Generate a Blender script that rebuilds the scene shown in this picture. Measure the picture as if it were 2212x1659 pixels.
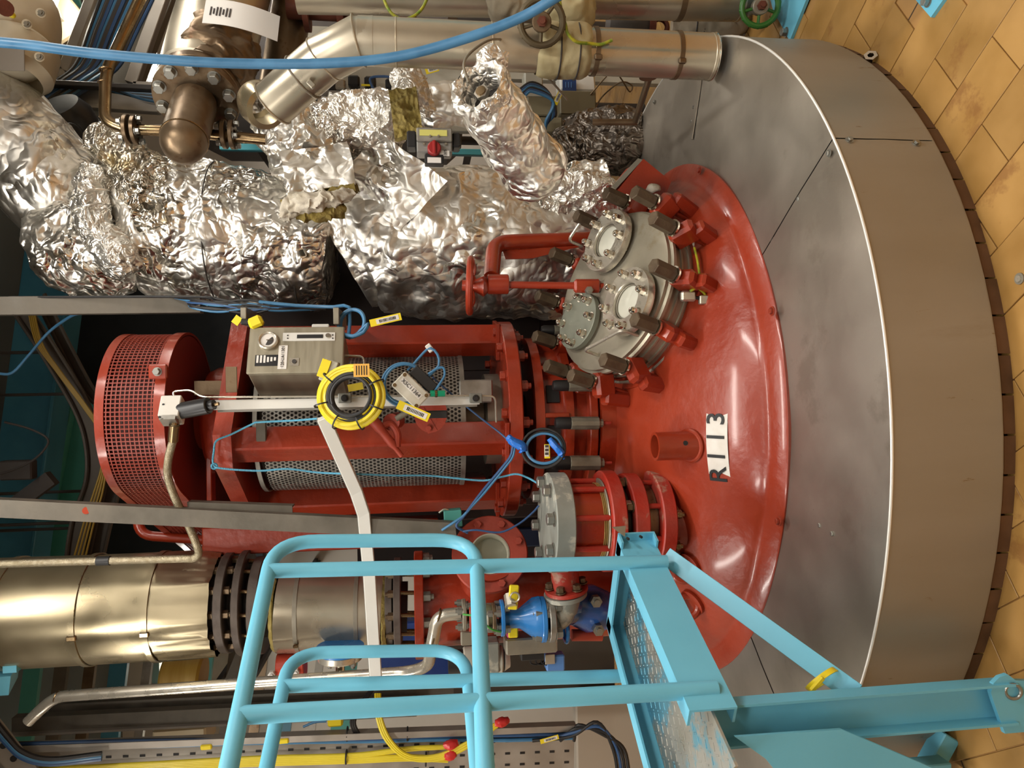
import bpy, math, random
import numpy as np
from mathutils import Vector as V, Matrix, noise
random.seed(11)
PI = math.pi
sc = bpy.context.scene
COL = sc.collection
for o in list(bpy.data.objects):
    bpy.data.objects.remove(o)

# ------------------------------------------------------------------ camera (phone held sideways: the room's "up" lies along the frame's left)
FPX, TH, RO = 1597.0, .1244, -.0182
CAM = V((.1458, -3.126, 1.425))
_fw = V((0, math.cos(TH), -math.sin(TH))); _u0 = V((0, math.sin(TH), math.cos(TH))); _r0 = V((1, 0, 0))
CR = _r0*math.cos(RO) + _u0*math.sin(RO); CU = -_r0*math.sin(RO) + _u0*math.cos(RO)
cd = bpy.data.cameras.new('camera'); co = bpy.data.objects.new('camera', cd); COL.objects.link(co)
cd.sensor_width = 36; cd.lens = FPX*36/2212; cd.clip_start = .05; cd.clip_end = 60
cx_, cy_, cz_ = -CU, CR, -_fw
co.matrix_world = Matrix(((cx_.x, cy_.x, cz_.x, CAM.x), (cx_.y, cy_.y, cz_.y, CAM.y), (cx_.z, cy_.z, cz_.z, CAM.z), (0, 0, 0, 1)))
sc.camera = co
def ray(x, y): return _fw + CU*((1106-x)/FPX) + CR*((829.5-y)/FPX)
def at(x, y, Y):            # photo pixel -> point on the upright plane at depth Y
    d = ray(x, y); return CAM + d*((Y-CAM.y)/d.y)
FZ = -.014                  # floor level
def atz(x, y, z=-.014):         # photo pixel -> point on the level z
    d = ray(x, y); return CAM + d*((z-CAM.z)/d.z)
def pxm(Y): return (Y-CAM.y)/FPX   # metres for one photo pixel at depth Y

# ------------------------------------------------------------------ world, lamps, exposure
w = bpy.data.worlds.new('hall'); sc.world = w; w.use_nodes = True
w.node_tree.nodes['Background'].inputs[0].default_value = (.75, .8, .85, 1)
w.node_tree.nodes['Background'].inputs[1].default_value = .22
sc.view_settings.view_transform = 'Standard'; sc.view_settings.look = 'None'
sc.cycles.use_light_tree = False; sc.cycles.max_bounces = 5; sc.cycles.diffuse_bounces = 3; sc.cycles.glossy_bounces = 3; sc.cycles.transmission_bounces = 4; sc.cycles.caustics_reflective = False; sc.cycles.caustics_refractive = False
sc.view_settings.exposure = 0; sc.view_settings.gamma = 1; sc.view_settings.use_curve_mapping = False
LAMPS = [  # fluorescent battens hung under the upper deck: centre, half direction, power
    ((-1.5, -2.2, 3.25), (0, .75, 0), 48), ((1.6, -2.3, 3.25), (0, .75, 0), 52), ((.1, -4.2, 3.2), (.75, 0, 0), 55),
    ((-2.9, -.6, 3.2), (0, .75, 0), 40), ((3.1, -.4, 3.2), (0, .75, 0), 44), ((2.6, 1.9, 3.1), (.6, 0, 0), 34), ((-2.2, 2.0, 3.1), (.6, 0, 0), 28),
    ((.2, -1.3, 3.6), (.75, 0, 0), 40),
]
def srgb(r, g, b):
    f = lambda c: (c/255)/12.92 if c/255 <= .04045 else ((c/255+.055)/1.055)**2.4
    return (f(r), f(g), f(b), 1)

# ------------------------------------------------------------------ materials
MATS = {}
def mat(name, c, c2=None, rough=.5, metal=0, ns=6, bump=0, bs=40, coat=0, st=(1, 1, 1), spot=None, detail=6, rv=.12, rnd=0, spec=.5, em=0, alpha=None, trans=0, ramp=(.35, .65)):
    if name in MATS: return MATS[name]
    m = bpy.data.materials.new(name); m.use_nodes = True; N = m.node_tree.nodes; L = m.node_tree.links
    b = N['Principled BSDF']; MATS[name] = m
    c = srgb(*c); c2 = srgb(*c2) if c2 else c
    tc = N.new('ShaderNodeTexCoord'); mp = N.new('ShaderNodeMapping'); mp.inputs[3].default_value = st
    L.new(tc.outputs['Object'], mp.inputs[0])
    if rnd:
        oi = N.new('ShaderNodeObjectInfo'); cm = N.new('ShaderNodeCombineXYZ'); ml = N.new('ShaderNodeMath'); ml.operation = 'MULTIPLY'; ml.inputs[1].default_value = 37
        L.new(oi.outputs['Random'], ml.inputs[0]); L.new(ml.outputs[0], cm.inputs[0]); L.new(ml.outputs[0], cm.inputs[1]); L.new(cm.outputs[0], mp.inputs[1])
    n = N.new('ShaderNodeTexNoise'); n.inputs['Scale'].default_value = ns; n.inputs['Detail'].default_value = detail; L.new(mp.outputs[0], n.inputs['Vector'])
    r = N.new('ShaderNodeValToRGB'); r.color_ramp.elements[0].position = ramp[0]; r.color_ramp.elements[1].position = ramp[1]
    r.color_ramp.elements[0].color = c; r.color_ramp.elements[1].color = c2; L.new(n.outputs['Fac'], r.inputs[0])
    out = r.outputs[0]
    if rnd:
        hs = N.new('ShaderNodeHueSaturation'); mr = N.new('ShaderNodeMapRange'); L.new(oi.outputs['Random'], mr.inputs[0]); mr.inputs[3].default_value = 1-rnd; mr.inputs[4].default_value = 1+rnd
        L.new(mr.outputs[0], hs.inputs['Value']); L.new(out, hs.inputs['Color']); out = hs.outputs[0]
    if spot:   # (colour, scale, threshold, strength): stains and worn patches with a shape of their own
        for sp in (spot if isinstance(spot, list) else [spot]):
            n2 = N.new('ShaderNodeTexNoise'); n2.inputs['Scale'].default_value = sp[1]; n2.inputs['Detail'].default_value = 8; n2.inputs['Roughness'].default_value = .65; L.new(mp.outputs[0], n2.inputs['Vector'])
            r2 = N.new('ShaderNodeValToRGB'); r2.color_ramp.elements[0].position = sp[2]; r2.color_ramp.elements[1].position = min(1, sp[2]+.06)
            r2.color_ramp.elements[1].color = (sp[3],)*3+(1,); L.new(n2.outputs['Fac'], r2.inputs[0])
            mx = N.new('ShaderNodeMix'); mx.data_type = 'RGBA'; L.new(r2.outputs[0], mx.inputs[0]); L.new(out, mx.inputs[6]); mx.inputs[7].default_value = srgb(*sp[0]); out = mx.outputs[2]
    L.new(out, b.inputs['Base Color'])
    b.inputs['Metallic'].default_value = metal; b.inputs['Specular IOR Level'].default_value = spec
    if rv:
        mr = N.new('ShaderNodeMapRange'); L.new(n.outputs['Fac'], mr.inputs[0]); mr.inputs[1].default_value = .3; mr.inputs[2].default_value = .7
        mr.inputs[3].default_value = max(.03, rough-rv); mr.inputs[4].default_value = min(1, rough+rv); L.new(mr.outputs[0], b.inputs['Roughness'])
    else: b.inputs['Roughness'].default_value = rough
    if coat: b.inputs['Coat Weight'].default_value = coat; b.inputs['Coat Roughness'].default_value = .12
    if trans: b.inputs['Transmission Weight'].default_value = trans
    if em: m.cycles.emission_sampling = 'NONE'; b.inputs['Emission Color'].default_value = c; b.inputs['Emission Strength'].default_value = em
    if bump:
        nb = N.new('ShaderNodeTexNoise'); nb.inputs['Scale'].default_value = bs; nb.inputs['Detail'].default_value = 5; L.new(mp.outputs[0], nb.inputs['Vector'])
        bu = N.new('ShaderNodeBump'); bu.inputs['Strength'].default_value = bump; bu.inputs['Distance'].default_value = .01; L.new(nb.outputs['Fac'], bu.inputs['Height']); L.new(bu.outputs[0], b.inputs['Normal'])
    return m

def foilmat(name, tint=(226, 222, 215), sc1=7, strength=.8, rough=.2, stain=None):
    m = bpy.data.materials.new(name); m.use_nodes = True; N = m.node_tree.nodes; L = m.node_tree.links; b = N['Principled BSDF']; MATS[name] = m
    tc = N.new('ShaderNodeTexCoord'); nw = N.new('ShaderNodeTexNoise'); nw.inputs['Scale'].default_value = 5; nw.inputs['Detail'].default_value = 3
    L.new(tc.outputs['Object'], nw.inputs['Vector'])
    mx = N.new('ShaderNodeVectorMath'); mx.operation = 'MULTIPLY_ADD'; mx.inputs[1].default_value = (.16,)*3; L.new(nw.outputs['Color'], mx.inputs[0]); L.new(tc.outputs['Object'], mx.inputs[2])
    acc = None
    for k, (q, amp) in enumerate(((sc1*.8, 1.0), (sc1*2.1, .5), (sc1*5.2, .2))):   # creases: folded noise gives sharp ridges with flat facets between
        nn = N.new('ShaderNodeTexNoise'); nn.inputs['Scale'].default_value = q; nn.inputs['Detail'].default_value = 0 if k else 1; L.new(mx.outputs[0], nn.inputs['Vector'])
        sb = N.new('ShaderNodeMath'); sb.operation = 'SUBTRACT'; sb.inputs[1].default_value = .5; L.new(nn.outputs['Fac'], sb.inputs[0])
        ab = N.new('ShaderNodeMath'); ab.operation = 'ABSOLUTE'; L.new(sb.outputs[0], ab.inputs[0])
        ma = N.new('ShaderNodeMath'); ma.operation = 'MULTIPLY_ADD'; ma.inputs[1].default_value = amp; L.new(ab.outputs[0], ma.inputs[0])
        if acc: L.new(acc.outputs[0], ma.inputs[2])
        else: ma.inputs[2].default_value = 0
        acc = ma
    bu = N.new('ShaderNodeBump'); bu.inputs['Strength'].default_value = min(1, strength); bu.inputs['Distance'].default_value = 1.1/sc1; L.new(acc.outputs[0], bu.inputs['Height'])
    L.new(bu.outputs[0], b.inputs['Normal'])
    n = N.new('ShaderNodeTexNoise'); n.inputs['Scale'].default_value = 4; n.inputs['Detail'].default_value = 4; L.new(tc.outputs['Object'], n.inputs['Vector'])
    mr = N.new('ShaderNodeMapRange'); L.new(n.outputs['Fac'], mr.inputs[0]); mr.inputs[1].default_value = .35; mr.inputs[2].default_value = .65; mr.inputs[3].default_value = rough*.7; mr.inputs[4].default_value = rough*1.8; L.new(mr.outputs[0], b.inputs['Roughness'])
    b.inputs['Base Color'].default_value = srgb(*tint); b.inputs['Metallic'].default_value = 1
    if stain:
        n2 = N.new('ShaderNodeTexNoise'); n2.inputs['Scale'].default_value = 3.2; n2.inputs['Detail'].default_value = 6; L.new(tc.outputs['Object'], n2.inputs['Vector'])
        r2 = N.new('ShaderNodeValToRGB'); r2.color_ramp.elements[0].position = .6; r2.color_ramp.elements[1].position = .7; r2.color_ramp.elements[0].color = srgb(*tint); r2.color_ramp.elements[1].color = srgb(*stain)
        L.new(n2.outputs['Fac'], r2.inputs[0]); L.new(r2.outputs[0], b.inputs['Base Color'])
    return m

RED = mat('red_paint', (144, 46, 23), (156, 55, 28), rough=.36, ns=3, bump=.42, bs=15, coat=.3, rv=.08, spot=[((150, 60, 45), 7, .66, .5)])
REDG = mat('red_paint_glossy', (148, 46, 23), (160, 53, 27), rough=.32, ns=5, bump=.2, bs=34, coat=.4, rv=.06)
REDM = mat('red_oxide_paint', (150, 52, 34), (166, 62, 42), rough=.5, ns=9, bump=.1, bs=70)
REDW = mat('red_worn_paint', (170, 42, 28), (160, 58, 46), rough=.45, ns=12, bump=.2, bs=50, spot=[((165, 135, 115), 9, .6, .8)])
MESHR = mat('red_wire', (136, 48, 30), rough=.45, rv=0)
CLAD = mat('cladding_steel', (168, 160, 148), (196, 188, 176), rough=.4, metal=.88, ns=2.6, bump=.12, bs=22, rv=.06, spot=[((136, 124, 106), 3.2, .58, .3), ((110, 98, 80), 40, .69, .5)])
CLADS = mat('cladding_side_steel', (152, 144, 130), (166, 158, 144), rough=.5, metal=.5, ns=3, st=(1, 1, .22), bump=.03, bs=7, rv=.06, spot=[((120, 94, 44), 42, .66, .75), ((132, 116, 90), 3, .6, .25)])
STEEL = mat('stainless', (206, 199, 184), (188, 180, 166), rough=.3, metal=.72, ns=14, bump=.04, bs=60)
STEELD = mat('stainless_dull', (158, 151, 136), (140, 133, 119), rough=.45, metal=.6, ns=12, bump=.06, bs=50)
CHROME = mat('polished_steel', (224, 218, 206), rough=.16, metal=1, rv=0)
ZINC = mat('zinc_bolt', (168, 168, 162), (150, 148, 140), rough=.38, metal=.85, ns=30)
PIPEM = mat('pipe_jacket_metal', (182, 172, 152), (202, 192, 172), rough=.32, metal=.82, ns=3, bump=.05, bs=5, spot=[((128, 104, 72), 6, .66, .4)])
PIPEY = mat('pipe_jacket_warm', (172, 158, 128), (190, 176, 146), rough=.32, metal=.88, ns=3, bump=.06, bs=4, spot=[((120, 84, 44), 8, .7, .5)])
RUSTY = mat('rusty_pipe', (106, 88, 68), (132, 112, 88), rough=.42, metal=.75, ns=9, bump=.1, bs=40, spot=[((92, 56, 32), 10, .6, .6)])
RUST = mat('rust', (96, 48, 34), (120, 66, 46), rough=.7, metal=.2, ns=18, bump=.2, bs=50)
BRONZE = mat('bronze_weld_pipe', (150, 128, 96), (122, 100, 72), rough=.3, metal=1, ns=10, bump=.04, bs=30)
NUTB = mat('brown_sleeve_nut', (88, 72, 56), (106, 90, 70), rough=.6, metal=.4, ns=24, bump=.2, bs=90)
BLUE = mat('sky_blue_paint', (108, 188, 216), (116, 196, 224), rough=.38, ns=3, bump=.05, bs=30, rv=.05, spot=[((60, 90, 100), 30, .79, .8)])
TEAL = mat('teal_beam_paint', (72, 150, 140), (80, 160, 152), rough=.5, ns=3)
GALV = mat('galvanised', (140, 136, 128), (164, 160, 152), rough=.45, metal=.7, ns=16, bump=.04, bs=50)
GALVD = mat('weathered_channel', (92, 86, 76), (112, 105, 94), rough=.6, metal=.35, ns=10, bump=.08, bs=40)
TRAY = mat('tray_steel', (166, 158, 148), (178, 170, 160), rough=.45, metal=.55, ns=8)
WHITEP = mat('white_trunking', (222, 220, 214), (214, 212, 205), rough=.4)
GREYP = mat('grey_plastic', (178, 174, 160), (188, 184, 170), rough=.45)
BLACK = mat('black_rubber', (24, 23, 24), (34, 32, 32), rough=.5)
BLACKM = mat('black_metal', (38, 37, 38), (28, 27, 28), rough=.4)
DARK = mat('dark_grey', (52, 48, 46), (66, 60, 56), rough=.6)
CBLUE = mat('blue_cable', (62, 116, 156), (70, 126, 168), rough=.4)
CBLUED = mat('dark_blue_cable', (44, 76, 120), (52, 88, 134), rough=.42)
CYEL = mat('yellow_cable', (222, 200, 40), (230, 210, 56), rough=.4)
YEL = mat('yellow_plastic', (238, 214, 40), rough=.4, rv=0)
YELG = mat('earth_green_yellow', (178, 168, 44), (92, 128, 40), rough=.45, ns=40)
GREEN = mat('green_plastic', (16, 150, 110), rough=.35, rv=0)
GREENP = mat('green_paint', (50, 104, 40), (60, 116, 48), rough=.4)
TAPE = mat('blue_tape', (32, 108, 206), (40, 118, 214), rough=.35, bump=.3, bs=60)
BLUEV = mat('blue_valve_paint', (36, 110, 176), (44, 120, 188), rough=.3, coat=.3)
PAPER = mat('white_label', (226, 222, 216), rough=.5, rv=0)
SIGN = mat('sign_plate', (228, 222, 214), (214, 206, 196), rough=.4, ns=18, spot=[((120, 112, 104), 15, .72, .6)])
INK = mat('black_ink', (22, 22, 24), rough=.5, rv=0)
WOOL = mat('mineral_wool', (134, 116, 52), (160, 142, 84), rough=.95, ns=20, bump=.9, bs=45)
WOOLW = mat('white_wool', (212, 204, 188), (190, 180, 160), rough=.9, ns=14, bump=.8, bs=30)
JACK = mat('canvas_jacket', (176, 162, 122), (192, 180, 142), rough=.85, ns=7, bump=.25, bs=30, spot=[((110, 86, 50), 6, .66, .6)])
GLASS = mat('milky_sight_glass', (206, 204, 188), (218, 216, 202), rough=.08, ns=3, coat=.6)
TILE = mat('floor_tile_clay', (156, 116, 60), (174, 132, 72), rough=.45, ns=7, bump=.06, bs=30, rnd=.1, spot=[((128, 82, 42), 4, .57, .6), ((184, 146, 98), 6, .68, .4)])
TILEF = mat('floor_clay_far', (190, 146, 94), (204, 160, 104), rough=.5, ns=3)
GROUT = mat('grout', (92, 74, 54), (110, 88, 64), rough=.9, ns=20)
KERB = mat('kerb_brick', (88, 60, 38), (106, 74, 48), rough=.7, ns=14, bump=.2, bs=40, rnd=.15)  # brick brown, darkened for the shadow below the cladding
FOIL = foilmat('aluminium_foil', tint=(240, 236, 228), sc1=5.5, strength=.5, rough=.27)
FOILY = foilmat('aluminium_foil_stained', tint=(222, 216, 204), sc1=8, stain=(198, 168, 84))
FOILF = foilmat('aluminium_foil_fine', tint=(240, 236, 228), sc1=12, strength=.7, rough=.28)
FOILS = foilmat('aluminium_foil_smooth', tint=(240, 236, 228), sc1=4.2, strength=.36, rough=.32)

# ------------------------------------------------------------------ mesh building
def basis(d, hint=None):
    d = V(d).normalized(); h = V(hint) if hint else (V((0, 0, 1)) if abs(d.z) < .9 else V((1, 0, 0)))
    a = (h - d*h.dot(d)).normalized(); return a, d.cross(a), d
def catmull(P, res):
    P = [V(p) for p in P]
    if len(P) < 3 or res < 2: return P
    out = []; Q = [P[0]*2-P[1]] + P + [P[-1]*2-P[-2]]
    for i in range(1, len(Q)-2):
        for k in range(res):
            t = k/res; a, b, c, d = Q[i-1:i+3]
            out.append(.5*((2*b) + (c-a)*t + (2*a-5*b+4*c-d)*t*t + (3*b-a-3*c+d)*t**3))
    return out + [P[-1]]
def fillet(P, r, n=5):          # straight runs with rounded corners
    P = [V(p) for p in P]; out = [P[0]]
    for i in range(1, len(P)-1):
        a, b = P[i-1]-P[i], P[i+1]-P[i]; rr = min(r, a.length*.49, b.length*.49)
        p, q = P[i]+a.normalized()*rr, P[i]+b.normalized()*rr
        for k in range(n+1):
            t = k/n; out.append(p*(1-t)**2 + P[i]*2*t*(1-t) + q*t*t)
    return out + [P[-1]]
class MB:
    def __init__(s): s.v = []; s.f = []
    def add(s, vs, fs):
        k = len(s.v); s.v += [tuple(p) for p in vs]; s.f += [tuple(i+k for i in f) for f in fs]; return s
    def box(s, c, size, B=None, b=0):
        c = V(c); B = [V(x) for x in (B or ((1, 0, 0), (0, 1, 0), (0, 0, 1)))]; h = [x/2 for x in size]
        b = min(b, min(h)*.49)
        P = lambda q: c + B[0]*q[0] + B[1]*q[1] + B[2]*q[2]
        if b <= 0:
            return s.add([P((x*h[0], y*h[1], z*h[2])) for x in (-1, 1) for y in (-1, 1) for z in (-1, 1)],
                         [(0, 1, 3, 2), (4, 6, 7, 5), (0, 4, 5, 1), (2, 3, 7, 6), (0, 2, 6, 4), (1, 5, 7, 3)])
        vs = []; idx = {}
        for x in (-1, 1):
            for y in (-1, 1):
                for z in (-1, 1):
                    for a in range(3):
                        q = [x*(h[0]-b), y*(h[1]-b), z*(h[2]-b)]; q[a] = (x, y, z)[a]*h[a]
                        idx[x, y, z, a] = len(vs); vs.append(P(q))
        fs = []
        def face(lst, nrm):
            pts = [V(vs[i]) for i in lst]; n = (pts[1]-pts[0]).cross(pts[2]-pts[0])
            fs.append(tuple(lst) if n.dot(nrm) > 0 else tuple(lst[::-1]))
        for a in range(3):
            o1, o2 = (a+1) % 3, (a+2) % 3
            for sg in (-1, 1):
                l = []
                for u, v_ in ((-1, -1), (1, -1), (1, 1), (-1, 1)):
                    k = [0, 0, 0]; k[a] = sg; k[o1] = u; k[o2] = v_; l.append(idx[(*k, a)])
                face(l, B[a]*sg)
            for u in (-1, 1):
                for v_ in (-1, 1):
                    k0 = [0]*3; k0[o1] = u; k0[o2] = v_; k0[a] = -1; k1 = list(k0); k1[a] = 1
                    face([idx[(*k0, o1)], idx[(*k1, o1)], idx[(*k1, o2)], idx[(*k0, o2)]], B[o1]*u+B[o2]*v_)
        for x in (-1, 1):
            for y in (-1, 1):
                for z in (-1, 1): face([idx[x, y, z, 0], idx[x, y, z, 1], idx[x, y, z, 2]], B[0]*x+B[1]*y+B[2]*z)
        return s.add(vs, fs)
    def lathe(s, prof, o, d, n=40, hint=None, a0=0, a1=2*PI):
        a, b, d = basis(d, hint); o = V(o); full = abs(a1-a0-2*PI) < 1e-6; m = n if full else n+1
        vs = [o + d*h + (a*math.cos(t)+b*math.sin(t))*r for (r, h) in prof for t in [a0+(a1-a0)*k/n for k in range(m)]]
        fs = []
        for i in range(len(prof)-1):
            for k in range(n if full else n):
                k2 = (k+1) % m if full else k+1
                if prof[i][0] == 0 and prof[i+1][0] == 0: continue
                fs.append((i*m+k, i*m+k2, (i+1)*m+k2, (i+1)*m+k))
        return s.add(vs, fs)
    def cyl(s, p0, p1, r0, r1=None, n=20, hint=None, bev=0):
        p0, p1 = V(p0), V(p1); r1 = r0 if r1 is None else r1; L = (p1-p0).length
        pr = [(0.0001, 0), (r0-bev, 0), (r0, bev), (r1, L-bev), (r1-bev, L), (0.0001, L)] if bev else [(0.0001, 0), (r0, 0), (r1, L), (0.0001, L)]
        return s.lathe(pr, p0, p1-p0, n, hint)
    def ring(s, p0, p1, ro, ri, n=40, bev=0):
        p0, p1 = V(p0), V(p1); L = (p1-p0).length
        return s.lathe([(ri, 0), (ro-bev, 0), (ro, bev), (ro, L-bev), (ro-bev, L), (ri, L), (ri, 0)], p0, p1-p0, n)
    def tube(s, P, r, n=10, res=0, closed=False, wob=0):
        P = catmull(P, res) if res else [V(p) for p in P]
        N_ = len(P); rad = r if isinstance(r, (list, tuple)) else [r]*N_
        if len(rad) != N_: rad = [rad[min(len(rad)-1, int(i*(len(rad)-1)/(N_-1)+.5))] for i in range(N_)]
        T = [((P[(i+1) % N_] if closed else P[min(i+1, N_-1)])-(P[i-1] if closed else P[max(i-1, 0)])).normalized() for i in range(N_)]
        a = basis(T[0])[0]; vs = []
        for i in range(N_):
            a = (a - T[i]*a.dot(T[i])).normalized(); b = T[i].cross(a)
            for k in range(n):
                t = 2*PI*k/n; vs.append(P[i] + (a*math.cos(t)+b*math.sin(t))*rad[i])
        fs = [(i*n+k, i*n+(k+1) % n, ((i+1) % N_)*n+(k+1) % n, ((i+1) % N_)*n+k) for i in range(N_ if closed else N_-1) for k in range(n)]
        if not closed: fs += [tuple(range(n))[::-1], tuple(range((N_-1)*n, N_*n))]
        return s.add(vs, fs)
    def torus(s, c, d, R, r, n=36, m=10, hint=None):
        a, b, d = basis(d, hint); c = V(c)
        return s.tube([c+(a*math.cos(2*PI*k/n)+b*math.sin(2*PI*k/n))*R for k in range(n)], r, m, closed=True)
    def sphere(s, c, r, n=16, m=10, sc_=(1, 1, 1)):
        vs = [V(c)+V((math.sin(PI*i/m)*math.cos(2*PI*k/n)*sc_[0], math.sin(PI*i/m)*math.sin(2*PI*k/n)*sc_[1], math.cos(PI*i/m)*sc_[2]))*r for i in range(m+1) for k in range(n)]
        return s.add(vs, [(i*n+k, (i+1)*n+k, (i+1)*n+(k+1) % n, i*n+(k+1) % n) for i in range(m) for k in range(n)])
    def prism(s, poly, d):       # polygon of 3D points pushed along d
        poly = [V(p) for p in poly]; d = V(d); n = len(poly); nr = V((0, 0, 0))
        for i in range(n): nr += poly[i].cross(poly[(i+1) % n])
        if nr.dot(d) < 0: poly = poly[::-1]
        return s.add(poly + [p+d for p in poly], [tuple(range(n))[::-1], tuple(range(n, 2*n))] + [(i, (i+1) % n, (i+1) % n+n, i+n) for i in range(n)])
    def strip(s, P, wdir, wd, th, res=0):   # flat bar bent along a path
        P = catmull(P, res) if res else [V(p) for p in P]; wv = V(wdir).normalized(); vs = []
        for i, p in enumerate(P):
            t = (P[min(i+1, len(P)-1)]-P[max(i-1, 0)]).normalized(); nn = t.cross(wv).normalized()
            vs += [p-wv*wd/2-nn*th/2, p+wv*wd/2-nn*th/2, p+wv*wd/2+nn*th/2, p-wv*wd/2+nn*th/2]
        m = len(P)
        return s.add(vs, [(i*4+k, i*4+(k+1) % 4, (i+1)*4+(k+1) % 4, (i+1)*4+k) for i in range(m-1) for k in range(4)] + [(3, 2, 1, 0), (m*4-4, m*4-3, m*4-2, m*4-1)])
    def channel(s, p0, p1, web, w_, fl, t):      # C section: web across w_, flanges along fl (vector with length)
        p0, p1 = V(p0), V(p1); d = p1-p0; wv = V(w_).normalized()*web/2; fv = V(fl); fn = fv.normalized()*t; wn = V(w_).normalized()*t
        prof = [-wv, -wv+fv, -wv+fv+wn, -wv+wn+fn, wv-wn+fn, wv-wn+fv, wv+fv, wv]
        return s.prism([p0+q for q in prof], d)
    def grid(s, fn, nu, nv, cu=False, cv=False):
        vs = [fn(i/nu, j/nv) for i in range(nu + (not cu)) for j in range(nv + (not cv))]; m = nv + (not cv); k = nu + (not cu)
        return s.add(vs, [(i*m+j, ((i+1) % k)*m+j, ((i+1) % k)*m+(j+1) % m, i*m+(j+1) % m) for i in range(nu) for j in range(nv)])
    def mesh(s, name, m, org=V((0, 0, 0)), ang=32):
        me = bpy.data.meshes.new(name); o = V(org)
        me.from_pydata([(p[0]-o.x, p[1]-o.y, p[2]-o.z) for p in s.v], [], s.f)
        me.materials.append(m); me.update()
        me.polygons.foreach_set('use_smooth', [True]*len(me.polygons)); me.set_sharp_from_angle(angle=math.radians(ang)); return me
    def build(s, name, m, parent=None, ang=32):
        if parent is None:
            A = np.array(s.v); lo, hi = A.min(0), A.max(0); org = V(((lo[0]+hi[0])/2, (lo[1]+hi[1])/2, lo[2]))
        else: org = root_loc(parent)
        ob = bpy.data.objects.new(name, s.mesh(name, m, org, ang)); COL.objects.link(ob)
        if parent is None: ob.location = org
        else: ob.parent = parent
        return ob
def root_loc(o):
    while o.parent: o = o.parent
    return o.location
def thing(name, label, cat, loc, group=None):
    o = bpy.data.objects.new(name, None); o.empty_display_size = .05; COL.objects.link(o); o.location = V(loc); return tag(o, label, cat, group)
def tag(o, label=None, cat=None, group=None, kind=None):
    if label: o['label'] = label
    if cat: o['category'] = cat
    if group: o['group'] = group
    if kind: o['kind'] = kind
    return o
def struct(o): o['kind'] = 'structure'; return o
def inst(name, me, parent, M):     # a copy that shares its mesh; M is the world matrix
    ob = bpy.data.objects.new(name, me); COL.objects.link(ob)
    if parent is not None:
        ob.parent = parent; M = Matrix.Translation(-root_loc(parent)) @ M
        if parent.parent: M = parent.matrix_basis.inverted() @ M
    ob.matrix_basis = M; return ob
def frame(o, d, hint=None, s=1):   # matrix with local Z along d
    a, b, d = basis(d, hint); o = V(o)
    return Matrix(((a.x*s, b.x*s, d.x*s, o.x), (a.y*s, b.y*s, d.y*s, o.y), (a.z*s, b.z*s, d.z*s, o.z), (0, 0, 0, 1)))
_text = {}
def text(s, size, o, ux, uy, m, parent, name='lettering', th=.0006, bold=0):
    k = (s, size, m.name, bold)
    if k not in _text:
        cu = bpy.data.curves.new('t', 'FONT'); cu.body = s; cu.size = size; cu.extrude = th; cu.align_x = 'CENTER'; cu.align_y = 'CENTER'; cu.offset = bold*size
        cu.resolution_u = 3
        ob = bpy.data.objects.new('t', cu); COL.objects.link(ob); dg = bpy.context.evaluated_depsgraph_get()
        me = bpy.data.meshes.new_from_object(ob.evaluated_get(dg)); bpy.data.objects.remove(ob); me.materials.clear(); me.materials.append(m); _text[k] = me
    ux, uy = V(ux).normalized(), V(uy).normalized(); n = ux.cross(uy).normalized(); o = V(o)
    return inst(name, _text[k], parent, Matrix(((ux.x, uy.x, n.x, o.x), (ux.y, uy.y, n.y, o.y), (ux.z, uy.z, n.z, o.z), (0, 0, 0, 1))))
_hex = {}
def hexmesh(key, m):
    if (key, m.name) in _hex: return _hex[key, m.name]
    b = MB()
    if key == 'nut':      # hexagon with a stud end, unit width across 1, height .8
        b.cyl((0, 0, 0), (0, 0, .62), .5, n=6).cyl((0, 0, .62), (0, 0, .66), .42, n=12).cyl((0, 0, .6), (0, 0, .95), .27, n=10)
    elif key == 'bolt':   # hexagon head on a washer
        b.cyl((0, 0, 0), (0, 0, .1), .62, n=14).cyl((0, 0, .1), (0, 0, .7), .5, n=6, bev=.05)
    elif key == 'dome':   # cap nut
        b.cyl((0, 0, 0), (0, 0, .1), .62, n=14).cyl((0, 0, .1), (0, 0, .75), .5, n=6).lathe([(.44, .75), (.42, .95), (.3, 1.12), (.0001, 1.2)], (0, 0, 0), (0, 0, 1), 12)
    elif key == 'screw':
        b.cyl((0, 0, 0), (0, 0, .12), .7, n=12).cyl((0, 0, .12), (0, 0, .5), .45, n=6, bev=.06)
    _hex[key, m.name] = b.mesh(key, m); return _hex[key, m.name]
def bolts(parent, c, d, R, n, size, m=None, kind='bolt', name='bolt', ph=0, hint=None, keep=None):
    a, b, d = basis(d, hint); me = hexmesh(kind, m or ZINC)
    for k in range(n):
        if keep and k not in keep: continue
        t = ph + 2*PI*k/n; inst(name, me, parent, frame(V(c)+(a*math.cos(t)+b*math.sin(t))*R, d, None, size))
def studs(parent, c0, c1, R, n, r, m, ph=0, hint=None, name='stud'):
    d = V(c1)-V(c0); a, b, _ = basis(d, hint); me = MB().cyl((0, 0, 0), (0, 0, d.length), r, n=10).mesh(name, m)
    for k in range(n):
        t = ph + 2*PI*k/n; inst(name, me, parent, frame(V(c0)+(a*math.cos(t)+b*math.sin(t))*R, d))
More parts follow.
